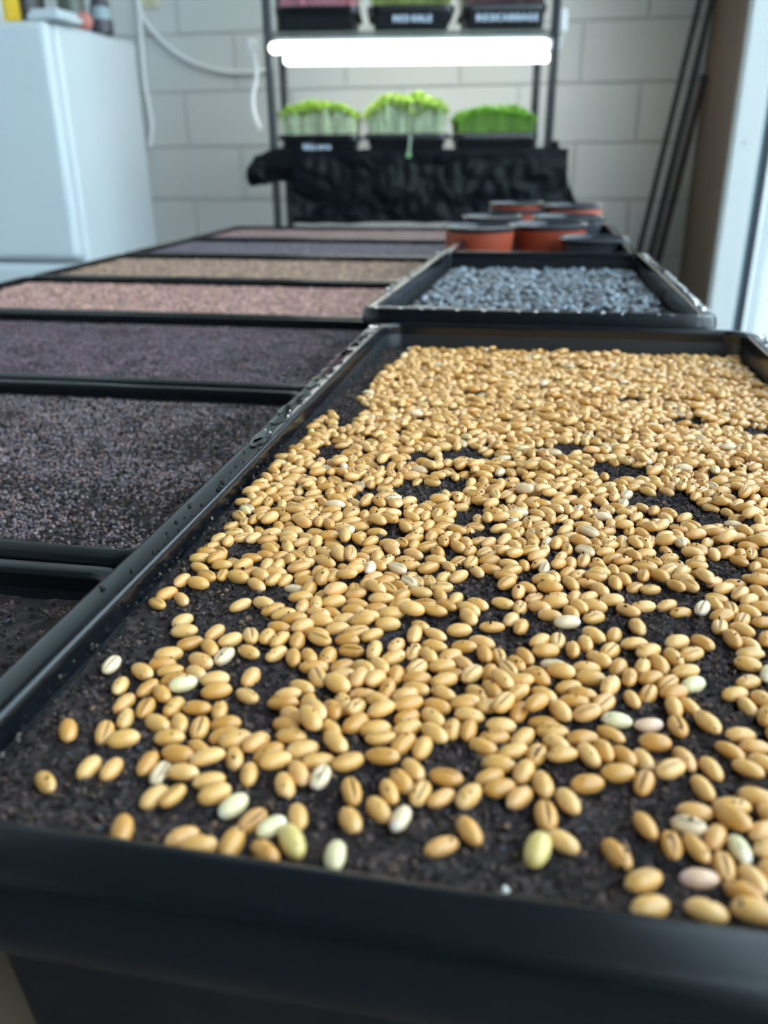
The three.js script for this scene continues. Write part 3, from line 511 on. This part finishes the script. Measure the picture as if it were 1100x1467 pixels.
  // crumbs of soil lying on the grains
  const items = [];
  for (const g of grains) { const n = r() < 0.5 ? 1 + Math.floor(r() * 3) : 0; for (let i = 0; i < n; i++) { const t = (r() - 0.5) * 0.7, w = (r() - 0.5) * 0.25, x = g.x + Math.cos(g.a) * t * g.L + Math.sin(g.a) * w * g.L, z = g.z - Math.sin(g.a) * t * g.L + Math.cos(g.a) * w * g.L, s = 0.00012 + 0.0003 * r() * r(); items.push([x, soil1(g.x, g.z) + g.up + g.L * 0.5 * 0.92 * Math.sqrt(Math.max(0, 1 - 1.6 * t * t - 7 * w * w)) + 0.0001, z, r() * 6, r() * 6, r() * 6, s * 1.6, s * 0.8, s, lin(0.02, 0.015, 0.012)]); } }
  scatter('soil_specks', crumbGeometry(8), crumbMat, items, 'tiny dark specks of soil on the wheat grains', 'soil');
}

// ---------------------------------------------------------------- water on the rims
function dropGeometry() { const p = []; for (let i = 0; i <= 8; i++) { const t = i / 8 * Math.PI / 2; p.push(new THREE.Vector2(Math.cos(t - 0) * 1 + 1e-5, Math.sin(t) * 0.72)); } p.unshift(new THREE.Vector2(1e-5, 0)); return new THREE.LatheGeometry(p, 14); }
{
  const g = dropGeometry(), r = rng(301);
  const drop = (x, y, z, s, label, group) => { const m = mesh('water_drop', g, M.water, scene); m.position.set(x, y, z); m.scale.set(s * (0.8 + 0.5 * r()), s, s * (0.8 + 0.5 * r())); m.rotation.y = r() * 6; tag(m, label, 'water drop', group); };
  for (let i = 0; i < 46; i++) { const t = (i + r() * 0.7) / 46, z = -0.66 - t * 0.38, k = 1 - T2.taper * (-z - 0.652) / 0.393; drop(T2.cx + (T2.a + 0.003 + 0.006 * r()) * k, RIM2 + 0.0001, z, 0.0012 + 0.002 * r() * r(), 'clear water drop on the right rim of the tray of dark seeds', 'drops on the right rim of the second tray'); }
  for (let i = 0; i < 16; i++) { const t = (i + r()) / 16; drop(T2.cx + (t * 2 - 1) * T2.a, RIM2 + 0.0001, -0.644 + 0.006 * (r() - 0.5), 0.0007 + 0.001 * r(), 'small water drop on the near rim of the tray of dark seeds', 'drops on the near rim of the second tray'); }
  for (let i = 0; i < 18; i++) { const z = -0.66 - r() * 0.37, k = 1 - T2.taper * (-z - 0.652) / 0.393; drop(T2.cx - (T2.a + 0.003 + 0.006 * r()) * k, RIM2 + 0.0001, z, 0.001 + 0.0014 * r(), 'clear water drop on the left rim of the tray of dark seeds', 'drops on the left rim of the second tray'); }
  for (let i = 0; i < 8; i++) { const z = -0.56 - r() * 0.07; drop(T1.cx + T1.a + 0.003 + 0.006 * r(), RIM1 + 0.0001, z, 0.001 + 0.0016 * r(), 'water drop on the far right rim of the wheat tray', 'drops on the right rim of the wheat tray'); }
  // wet patches with wavering outlines on the left rim of the wheat tray
  const patch = (x, z, w, l, seed) => {
    const sh = new THREE.Shape(); for (let i = 0; i < 40; i++) { const t = i / 40 * tau, k = 1 + 0.55 * N(Math.cos(t) * 1.6 + seed, Math.sin(t) * 1.6, seed) + 0.25 * N(Math.cos(t) * 5, Math.sin(t) * 5 + seed, 1), px = Math.cos(t) * w * Math.min(1, k), py = Math.sin(t) * l * k; i ? sh.lineTo(px, py) : sh.moveTo(px, py); }
    const e = new THREE.ExtrudeGeometry(sh, { depth: 0.0001, bevelEnabled: true, bevelThickness: 0.0003, bevelSize: 0.0006, bevelSegments: 3, curveSegments: 8 }).rotateX(-Math.PI / 2);
    const m = mesh('water_film', e, M.water, scene); m.position.set(x, RIM1 + 0.0004, z);
    tag(m, 'thin wet patch of water on the left rim of the wheat tray', 'water', 'wet patches on the left rim of the wheat tray');
  };
  const r2 = rng(302);
  for (let i = 0; i < 17; i++) { const z = -0.33 - (i + 0.6 * r2()) / 17 * 0.29; patch(T1.cx - T1.a - 0.0055 + 0.002 * (r2() - 0.5), z, 0.0028 + 0.001 * r2(), 0.004 + 0.006 * r2(), i * 3.1); }
}

// ---------------------------------------------------------------- pots
function pot(label, u, v, Z, dpx, taperK, height, outer, inner, name = 'flower_pot') {   // rim centre at pixel (u, v), Z ahead, width in pixels
  const c = onZ(u, v, Z), R = dpx * Z / FPX / 2, base = T3.rim - (T3.rim - TABLE) + 0.004, y0 = Math.max(base, c.y - height);
  const t = thing(name, label, 'pot', c.x, y0, c.z), H = c.y - y0, w = 0.0018, rimH = Math.min(0.007, H * 0.25);
  const l = (p) => new THREE.LatheGeometry(p.map(([x, y]) => new THREE.Vector2(x, y)), 40);
  mesh('body', l([[0.0001, 0], [R * taperK - 0.003, 0], [R * taperK, 0.003], [R * 0.93, H - rimH - 0.006], [R * 0.945, H - rimH]]), outer, t);
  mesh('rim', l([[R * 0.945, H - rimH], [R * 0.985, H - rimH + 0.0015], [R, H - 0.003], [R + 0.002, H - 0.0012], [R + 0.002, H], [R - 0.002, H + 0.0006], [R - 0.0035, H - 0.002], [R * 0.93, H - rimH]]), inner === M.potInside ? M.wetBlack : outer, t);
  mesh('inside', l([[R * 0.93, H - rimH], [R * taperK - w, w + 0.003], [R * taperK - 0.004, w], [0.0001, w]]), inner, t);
  return t;
}
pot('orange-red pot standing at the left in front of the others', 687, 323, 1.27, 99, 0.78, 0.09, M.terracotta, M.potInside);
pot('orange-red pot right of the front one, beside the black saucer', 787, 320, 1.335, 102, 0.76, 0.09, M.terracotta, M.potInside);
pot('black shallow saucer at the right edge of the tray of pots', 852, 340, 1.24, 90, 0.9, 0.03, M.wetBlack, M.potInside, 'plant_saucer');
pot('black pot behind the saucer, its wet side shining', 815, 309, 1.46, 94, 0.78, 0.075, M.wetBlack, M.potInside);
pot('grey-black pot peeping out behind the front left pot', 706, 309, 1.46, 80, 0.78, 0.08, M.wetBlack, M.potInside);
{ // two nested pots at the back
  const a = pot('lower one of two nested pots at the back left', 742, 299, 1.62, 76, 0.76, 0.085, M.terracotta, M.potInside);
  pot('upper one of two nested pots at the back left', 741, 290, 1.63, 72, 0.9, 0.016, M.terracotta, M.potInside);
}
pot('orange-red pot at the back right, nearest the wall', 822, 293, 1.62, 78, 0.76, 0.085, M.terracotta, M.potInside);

// ---------------------------------------------------------------- rack
// the rack stands a little turned against the wall: it is built straight and then turned with all that is on it
const RACK_TURN = new THREE.Matrix4().makeTranslation(-0.45, 0, -2.75).multiply(new THREE.Matrix4().makeRotationY(0.17)).multiply(new THREE.Matrix4().makeTranslation(0.45, 0, 2.75)), RACK_BACK = RACK_TURN.clone().invert();
const onR = (u, v, Z) => { const o = camera.position.clone().applyMatrix4(RACK_BACK), d = ray(u, v).applyMatrix4(new THREE.Matrix4().extractRotation(RACK_BACK)); return d.multiplyScalar((-Z - o.z) / d.z).add(o); };
const rackFrom = scene.children.length;
const RZ = 2.75, RB = 3.07, RX0 = onR(388, 130, 2.75).x, RX1 = onR(790, 130, 2.75).x, SHELF_HI = CAM_Y + 0.318, SHELF_LO = CAM_Y - 0.006;
{
  const t = thing('wire_shelf_rack', 'black wire shelving rack standing against the block wall', 'shelf rack', (RX0 + RX1) / 2, 0, -(RZ + RB) / 2);
  const hx = (RX1 - RX0) / 2, hz = (RB - RZ) / 2, top = 2.1;
  for (const sx of [-1, 1]) for (const sz of [-1, 1]) {
    const g = [new THREE.CylinderGeometry(0.0127, 0.0127, top, 14).translate(0, top / 2, 0)];
    for (let y = 0.1; y < top; y += 0.05) g.push(new THREE.CylinderGeometry(0.0132, 0.0132, 0.004, 14).translate(0, y, 0));
    const p = mesh('post', merged(g), M.steelBlack, t); p.position.set(sx * hx, 0, sz * hz);
    mesh('foot', new THREE.CylinderGeometry(0.018, 0.02, 0.02, 14).translate(0, 0.01, 0), M.rubber, p);
  }
  for (const y of [SHELF_HI + 0.42, SHELF_HI, SHELF_LO, 0.35]) {
    const g = [];
    for (const sz of [-1, 1]) { g.push(rod(V3(-hx, 0, sz * hz), V3(hx, 0, sz * hz), 0.0035), rod(V3(-hx, -0.028, sz * hz), V3(hx, -0.028, sz * hz), 0.0035)); for (let k = 0; k < 22; k++) { const x0 = -hx + 2 * hx * k / 22, x1 = -hx + 2 * hx * (k + 1) / 22; g.push(rod(V3(x0, k % 2 ? 0 : -0.028, sz * hz), V3(x1, k % 2 ? -0.028 : 0, sz * hz), 0.0026, 6)); } }
    for (const sx of [-1, 1]) g.push(rod(V3(sx * hx, 0, -hz), V3(sx * hx, 0, hz), 0.0035), rod(V3(sx * hx, -0.028, -hz), V3(sx * hx, -0.028, hz), 0.0035));
    for (let k = 1; k < 34; k++) { const x = -hx + 2 * hx * k / 34; g.push(rod(V3(x, 0.0015, -hz), V3(x, 0.0015, hz), 0.0022, 6)); }
    for (const z of [-0.35, 0.35]) g.push(rod(V3(-hx, -0.003, z * hz * 2), V3(hx, -0.003, z * hz * 2), 0.003));
    const s = mesh('shelf', merged(g), M.shelfWire, t); s.position.y = y;
  }
}
// lamps
const glow = mat(lin(1, 1, 0.97), 0.4, { emissive: new THREE.Color(1, 1, 0.94), emissiveIntensity: 3.4 });
function lamp(label, x0, x1, y, Z, power = 14) {
  const len = x1 - x0, t = thing('tube_lamp', label, 'lamp', (x0 + x1) / 2, y, -Z);
  const g = new THREE.CapsuleGeometry(0.016, len - 0.04, 6, 18).rotateZ(Math.PI / 2);
  mesh('light_tube', g, glow, t);
  mesh('housing', box(len - 0.05, 0.008, 0.03, 0, 0.0205, 0, 0.003), M.seal, t);
  const gt = mesh('end_cap', new THREE.CylinderGeometry(0.0165, 0.0165, 0.008, 18).rotateZ(Math.PI / 2).translate(len / 2 - 0.003, 0, 0), M.frameWhite, t);
  const l = new THREE.RectAreaLight(new THREE.Color(1, 0.98, 0.9), power, len - 0.06, 0.034);
  l.name = 'lamp_light'; l.rotation.x = -Math.PI / 2; l.position.set(0, -0.0165, 0); t.add(l);
}
{
  const a = onR(383, 69, 2.73), b = onR(790, 66, 2.73), c = onR(404, 86, 2.94), d = onR(790, 84, 2.94);
  lamp('front glowing tube lamp under the upper rack shelf', a.x, b.x, a.y, 2.73);
  lamp('rear glowing tube lamp under the upper rack shelf, set lower in view', c.x, d.x, c.y, 2.94);
  for (const Z of [2.79, 2.94]) lamp(Z < 2.8 ? 'front tube lamp over the top trays, above the picture' : 'rear tube lamp over the top trays, above the picture', a.x, b.x, SHELF_HI + 0.35, Z, 38);
}
// rack trays and their greens
const font = await new FontLoader().loadAsync('fonts/droid/droid_sans_bold.typeface.json');
function rackTray(label, u0, u1, shelf, text) {
  const v = shelf === 'hi' ? 24 : 205, y = (shelf === 'hi' ? SHELF_HI : SHELF_LO) + 0.0045, Z = RZ - 0.015, a = onR(u0, v, Z), b = onR(u1, v, Z), H = shelf === 'hi' ? 0.062 : 0.05;
  const T = tray('seed_tray', label, { x0: a.x + 0.011, x1: b.x - 0.011, za: Z + 0.012, zb: Z + 0.27, rim: y + H, depth: H, lip: 0.016, corner: 0.014 }, u0);
  for (const [s, x, w] of text ?? []) {
    const g = new TextGeometry(s, { font, size: 0.017, depth: 0.0008, curveSegments: 3 }); g.computeBoundingBox();
    const k = w / (g.boundingBox.max.x - g.boundingBox.min.x); g.scale(k, 1, 1);
    const m = mesh('lettering', g, M.chalk, T.t); m.position.set(onR(x, v, Z).x - T.cx, H - 0.043, T.b + 0.0095);
  }
  return T;
}
const px = RZ / FPX;
const RT = [
  rackTray('black tray of pink-stemmed greens, left on the upper rack shelf', 393, 515, 'hi'),
  rackTray('black tray of green shoots lettered RED KALE, middle of the upper rack shelf', 526, 652, 'hi', [['RED', 562, 20 * px], ['KALE', 589, 25 * px]]),
  rackTray('black tray of dark greens lettered RED CABBAGE, right on the upper rack shelf', 662, 784, 'hi', [['RED', 681, 25 * px], ['CABBAGE', 711, 52 * px]]),
  rackTray('black tray of yellow-green shoots with white writing, left on the lower rack shelf', 398, 516, 'lo', [['Mix', 433, 17 * px], ['pea', 454, 17 * px]]),
  rackTray('black tray of the tallest pale shoots, middle of the lower rack shelf', 521, 644, 'lo'),
  rackTray('black tray of dense dark green cress, right on the lower rack shelf', 650, 771, 'lo'),
];
function sprout(stem, leaf, hue) {   // one shoot, 1 unit tall: stem and two seed leaves
  const parts = [], paint = (g, c) => { const n = g.attributes.position.count, a = new Float32Array(n * 3); for (let i = 0; i < n; i++) a.set(c, i * 3); g.setAttribute('color', new THREE.BufferAttribute(a, 3)); return g.index ? g.toNonIndexed() : g; };
  parts.push(paint(new THREE.CylinderGeometry(0.012, 0.014, 0.94, 5, 2).translate(0, 0.47, 0), stem));
  for (const s of [-1, 1]) {
    const g = new THREE.SphereGeometry(1, 8, 5).scale(0.088, 0.012, 0.062); g.rotateZ(s * 0.85).translate(s * 0.065, 0.955, 0); parts.push(paint(g, leaf));
  }
  return mergeGeometries(parts.map((g) => { g.deleteAttribute('uv'); return g; }));
}
function greens(name, T, count, tall, vary, stem, leaf, seed, label, spread = 1, leafScale = 1) {
  const r = rng(seed), items = [], y = T.rim - 0.012;
  for (let i = 0; i < count; i++) {
    const x = T.cx + (r() * 2 - 1) * (T.a - 0.004), z = T.cz + (r() * 2 - 1) * (T.b - 0.006), e = 1 - 0.3 * Math.pow(Math.abs(x - T.cx) / T.a, 3), h = tall * e * (1 - vary * 1.5 * r() * r() + 0.1 * r() + 0.22 * N(x * 17, z * 17, seed) + 0.12 * N(x * 45, z * 45, seed)), v = 0.55 + 0.65 * r(), lean = 0.09 * spread;
    items.push([x, y, z, (r() - 0.5) * lean * 3.4, r() * 6.28, (r() - 0.5) * lean * 3.4 - 0.12 * (x - T.cx) / T.a, tall * leafScale, h, tall * leafScale, lin(v, v, v * 0.9)]);
  }
  scatter(name, sprout(stem, leaf), mat(lin(1, 1, 1), 0.6, { vertexColors: true, transmission: 0.25, thickness: 0 }), items, label, 'plants');
}
for (const T of RT) { const g = new THREE.PlaneGeometry(2 * T.a - 0.004, 2 * T.b - 0.004, 30, 30).rotateX(-Math.PI / 2).translate(T.cx, T.rim - 0.012, T.cz), p = g.attributes.position; for (let i = 0; i < p.count; i++) p.setY(i, p.getY(i) + 0.002 * N(p.getX(i) * 60, p.getZ(i) * 60)); tag(mesh('potting_soil', g, mat(lin(0.02, 0.015, 0.012), 0.9), scene), `dark soil in the ${T.t.userData.label.replace('black tray of', 'rack tray of')}`, 'soil', null, 'stuff'); }
greens('pink_shoots', RT[0], 1500, 0.1, 0.3, [0.8, 0.36, 0.47], [0.3, 0.4, 0.18], 401, 'pink-stemmed greens growing on the upper rack shelf');
greens('green_shoots', RT[1], 1500, 0.1, 0.3, [0.42, 0.5, 0.16], [0.24, 0.42, 0.07], 402, 'green shoots in the middle tray of the upper rack shelf');
greens('dark_shoots', RT[2], 1500, 0.1, 0.5, [0.2, 0.1, 0.12], [0.12, 0.26, 0.08], 403, 'dark stems with green leaves at the right of the upper rack shelf');
greens('pale_shoots', RT[3], 2600, 0.092, 0.22, [0.82, 0.88, 0.68], [0.40, 0.62, 0.05], 404, 'yellow-green shoots with white stems at the left of the lower rack shelf');
greens('pale_shoots', RT[4], 2600, 0.108, 0.3, [0.78, 0.88, 0.68], [0.46, 0.68, 0.1], 405, 'tall pale shoots in the middle of the lower rack shelf');
greens('cress_shoots', RT[5], 4200, 0.076, 0.2, [0.3, 0.55, 0.1], [0.2, 0.5, 0.03], 406, 'dense dark green cress at the right of the lower rack shelf');
{ // one shoot trailing over the front of the middle tray
  const Z = RZ - 0.034, a = onR(588, 192, Z), b = onR(587, 205, Z), c = onR(585, 222, Z);
  const t = thing('drooping_shoot', 'single shoot hanging down over the front of the middle lower tray', 'plant', c.x, c.y, c.z);
  mesh('stem', tube([a.clone().sub(c), b.clone().sub(c), V3(0, 0, 0)], 0.0035, 16), mat(lin(0.3, 0.38, 0.28), 0.5), t);
  mesh('leaf', new THREE.SphereGeometry(0.009, 12, 8).scale(0.9, 1, 0.4), mat(lin(0.2, 0.36, 0.16), 0.5), t);
}
{ // black plastic sheet draped over the lower shelf
  const t = thing('plastic_sheet', 'crumpled black plastic sheet hanging from the lower rack shelf', 'plastic sheet', -0.45, SHELF_LO, -RZ);
  const place = (x, y, z) => [x + 0.45, y - SHELF_LO, z + RZ];
  const sheet = (nu, nv, fn) => {
    const pos = [], idx = [];
    for (let j = 0; j <= nv; j++) for (let i = 0; i <= nu; i++) pos.push(...place(...fn(i / nu, j / nv)));
    for (let j = 0; j < nv; j++) for (let i = 0; i < nu; i++) { const p = j * (nu + 1) + i; idx.push(p, p + nu + 1, p + 1, p + 1, p + nu + 1, p + nu + 2); }
    const g = new THREE.BufferGeometry(); g.setAttribute('position', new THREE.Float32BufferAttribute(pos, 3)); g.setIndex(idx); g.computeVertexNormals(); return g;
  };
  const top = SHELF_LO + 0.012, bottom = CAM_Y - 0.205;
  const crease = (x, y, s) => 0.014 * fbm(x * 7 + s, y * 9, s, 3) + 0.007 * Math.abs(N(x * 22, y * 16 + s, s)) - 0.006;
  mesh('curtain', sheet(150, 70, (a, b) => { const x0 = onR(418, 260, RZ).x, x = x0 + a * (onR(808, 260, RZ).x - x0) + b * b * 0.02 * a, y = top - b * (top - bottom); return [x, y + 0.006 * N(x * 12, 1, 3), -(RZ - 0.035) + sm(0, 0.3, b) * (0.008 + crease(x, y, 2) * 1.2)]; }), M.sheet, t);
  mesh('right_flap', sheet(50, 50, (a, b) => { const x = RX1 + 0.02 + 0.03 * Math.sin(Math.min(1, a * 1.5) * 1.6) + b * 0.075, y = top + 0.02 - b * (top - bottom + 0.01); return [x + crease(a * 0.4, y, 5) * 1.3, y, -(RZ - 0.03) - a * 0.26]; }), M.sheet, t);
  mesh('left_flap', sheet(60, 40, (a, b) => { const x = onR(368, 225, RZ).x + 0.11 * a - 0.03 * Math.sin(b * 2.6) * (1 - a), y = top + 0.012 - 0.025 * (1 - a) * (1 - b) - b * (0.115 - 0.02 * a) + 0.006 * N(a * 4, b * 3, 4); return [x + crease(a * 0.3, y, 8) * 0.5, y, -(RZ - 0.045) + 0.02 * Math.sin(b * 3.1) + crease(x, y, 7) * 1.5 - 0.02 * (1 - a)]; }), M.sheet, t);
}

for (const o of scene.children.slice(rackFrom)) o.applyMatrix4(RACK_TURN);

// ---------------------------------------------------------------- fridge and what stands on it
const FZ = 2.51, FZB = 3.09, FX = -1.444, FTOP = CAM_Y + 0.355;
{
  const t = thing('fridge', 'white fridge standing at the left by the block wall', 'fridge', FX - 0.3, 0, -(FZ + FZB) / 2), hz = (FZB - FZ) / 2;
  const seam = CAM_Y - 0.314;
  mesh('cabinet', span(-0.3, 0.3, 0.03, FTOP, -hz, hz - 0.06, 0.02), M.fridge, t);
  mesh('upper_door', span(-0.3, 0.3, seam + 0.004, FTOP - 0.002, hz - 0.057, hz, 0.024), M.fridge, t);
  mesh('lower_door', span(-0.3, 0.3, 0.06, seam - 0.004, hz - 0.057, hz, 0.024), M.fridge, t);
  mesh('door_seal', span(-0.29, 0.29, 0.07, FTOP - 0.02, hz - 0.062, hz - 0.05), M.seal, t);
  for (const s of [-1, 1]) for (const z of [-1, 1]) mesh('foot', new THREE.CylinderGeometry(0.02, 0.02, 0.03, 12).translate(s * 0.25, 0.015, z * 0.22), M.rubber, t);
}
{
  const p = (u, v, Z) => onZ(u, v, Z);
  const y = FTOP;
  { const q = p(4, 10, 2.62); const t = thing('carton', 'yellow striped carton standing on top of the fridge, at the frame edge', 'box', q.x, y, -2.62); mesh('box_body', box(0.075, 0.14, 0.06, 0, 0.07, 0, 0.003), mat(lin(0.75, 0.5, 0.03), 0.5), t); mesh('stripe', box(0.02, 0.1405, 0.0606, 0.008, 0.07, 0, 0.002), mat(lin(0.75, 0.76, 0.74), 0.5), t); mesh('dark_band', box(0.012, 0.1405, 0.0606, -0.026, 0.07, 0, 0.002), mat(lin(0.03, 0.02, 0.02), 0.5), t); }
  { const q = p(38, 5, 2.7); const t = thing('tub', 'dark tub standing on top of the fridge', 'tub', q.x, y, -2.7); mesh('tub_body', new THREE.CylinderGeometry(0.055, 0.048, 0.12, 28).translate(0, 0.06, 0), M.potInside, t); mesh('lid', new THREE.CylinderGeometry(0.058, 0.058, 0.012, 28).translate(0, 0.126, 0), M.rubber, t); }
  { const q = p(72, 12, 2.58); const t = thing('fridge_cover', 'white folded lid lying on the front corner of the fridge top', 'lid', q.x, y, -2.6); mesh('lid_plate', box(0.1, 0.016, 0.14, 0, 0.008, 0, 0.006), M.fridge, t); mesh('lid_rim', box(0.085, 0.012, 0.125, 0, 0.022, 0, 0.005), M.fridge, t); }
  { const q = p(104, 8, 2.85); const t = thing('storage_jar', 'dark grey-green jar on the fridge, left of the pink ball', 'jar', q.x - 0.01, y, -2.86); mesh('jar_body', new THREE.LatheGeometry([[0.0001, 0], [0.038, 0], [0.042, 0.01], [0.042, 0.12], [0.03, 0.15], [0.03, 0.17], [0.0001, 0.17]].map(([a, b]) => new THREE.Vector2(a, b)), 28), mat(lin(0.1, 0.12, 0.1), 0.4), t); mesh('cap', new THREE.CylinderGeometry(0.034, 0.034, 0.03, 24).translate(0, 0.185, 0), M.rubber, t); }
  { const q = p(122, 22, 2.8); const t = thing('foam_ball', 'small coral pink ball on the edge of the fridge top', 'ball', q.x, y, -2.79); const g = new THREE.SphereGeometry(0.026, 24, 16).translate(0, 0.026, 0); mesh('ball_shell', g, mat(lin(0.55, 0.2, 0.17), 0.6), t); }
  { const q = p(143, 10, 2.92); const t = thing('spray_bottle', 'grey-blue bottle standing behind the pink ball on the fridge', 'bottle', q.x, y, -2.92); mesh('bottle_body', new THREE.LatheGeometry([[0.0001, 0], [0.034, 0], [0.036, 0.01], [0.034, 0.05], [0.03, 0.09], [0.014, 0.13], [0.013, 0.15], [0.0001, 0.15]].map(([a, b]) => new THREE.Vector2(a, b)), 28), mat(lin(0.07, 0.065, 0.08), 0.4), t); mesh('upper_label', new THREE.CylinderGeometry(0.0345, 0.0358, 0.035, 28, 1, true).translate(0, 0.062, 0), mat(lin(0.3, 0.38, 0.42), 0.5), t); }
}
{ // socket and cables on the back wall
  const Z = WZ - 0.012, c = onZ(216, 4, WZ), t = thing('wall_socket', 'cream socket plate on the block wall above the fridge', 'socket', c.x, c.y, -WZ + 0.0005);
  mesh('plate', box(0.072, 0.042, 0.012, 0, 0.002, 0.006, 0.004), M.cream, t); mesh('switch', box(0.03, 0.008, 0.006, 0.003, -0.002, 0.013, 0.002), mat(lin(0.4, 0.36, 0.18), 0.5), t);
  const cab = (pts, Zc, r, label) => { const P = pts.map(([u, v]) => onZ(u, v, Zc)), o = P[P.length - 1]; const k = thing('power_cable', label, 'cable', o.x, o.y, o.z); mesh('cord', tube(P.map((p) => p.clone().sub(o)), r, 80), M.cable, k); return [k, P, o]; };
  cab([[196, -12], [198, 0], [200, 30], [203, 75], [207, 120], [214, 158], [217, 180], [214, 210]], WZ - 0.02, 0.0085, 'white cable hanging straight down beside the fridge');
  cab([[196, -8], [199, 12], [214, 38], [238, 64], [262, 82], [285, 92], [310, 100], [332, 103], [358, 103], [388, 100]], WZ - 0.02, 0.0075, 'white cable curving along the block wall towards the rack');
  const [k, P, o] = cab([[362, 72], [367, 95], [366, 118], [362, 138], [364, 162], [373, 186]], 2.79, 0.0075, 'short white cable hanging at the left side of the rack');
  mesh('plug', box(0.026, 0.034, 0.022, P[0].x - o.x, P[0].y - o.y + 0.014, 0, 0.006), M.cable, k);
  const q = onZ(809, 30, 2.84), h = thing('plug_adapter', 'white plug adapter hanging at the right side of the rack', 'plug', q.x, q.y, q.z);
  mesh('adapter_body', box(0.024, 0.06, 0.03, -0.004, 0, 0, 0.008), M.cable, h);
  mesh('adapter_cord', tube([V3(-0.004, -0.028, 0), V3(-0.01, -0.06, 0), V3(-0.02, -0.09, 0.01)], 0.004, 20), M.cable, h);
}
{ // poles leaning in the corner
  const pole = (u0, v0, u1, v1, Z, r, m, label) => {
    const a = onZ(u0, v0, Z), b = onZ(u1, v1, Z), d = a.clone().sub(b), at = (y) => V3(b.x + d.x * (y - b.y) / d.y, y, -Z), foot = at(0.012), top = at(Math.min(2.3, b.y + d.y * (WX1 - 0.022 - r - b.x) / d.x));
    const t = thing('pole', label, 'pole', foot.x, 0, foot.z), o = V3(foot.x, 0, foot.z);
    mesh('shaft', rod(foot.clone().sub(o), top.clone().sub(o), r, 14), m, t);
    mesh('end_cap', new THREE.SphereGeometry(r * 1.15, 14, 10).translate(top.x - o.x, top.y - o.y, top.z - o.z), M.rubber, t);
  };
  pole(1002, 0, 917, 353, 3.4, 0.010, M.rubber, 'leftmost thin dark pole leaning in the corner by the block wall');
  pole(1019, 0, 931, 366, 3.37, 0.0105, M.rubber, 'middle thin dark pole leaning in the corner by the block wall');
  pole(1032, 10, 950, 340, 3.33, 0.014, mat(lin(0.045, 0.035, 0.035), 0.5), 'thick brown-black pole leaning rightmost in the corner by the wood panel');
}
renderer.render(scene, camera);
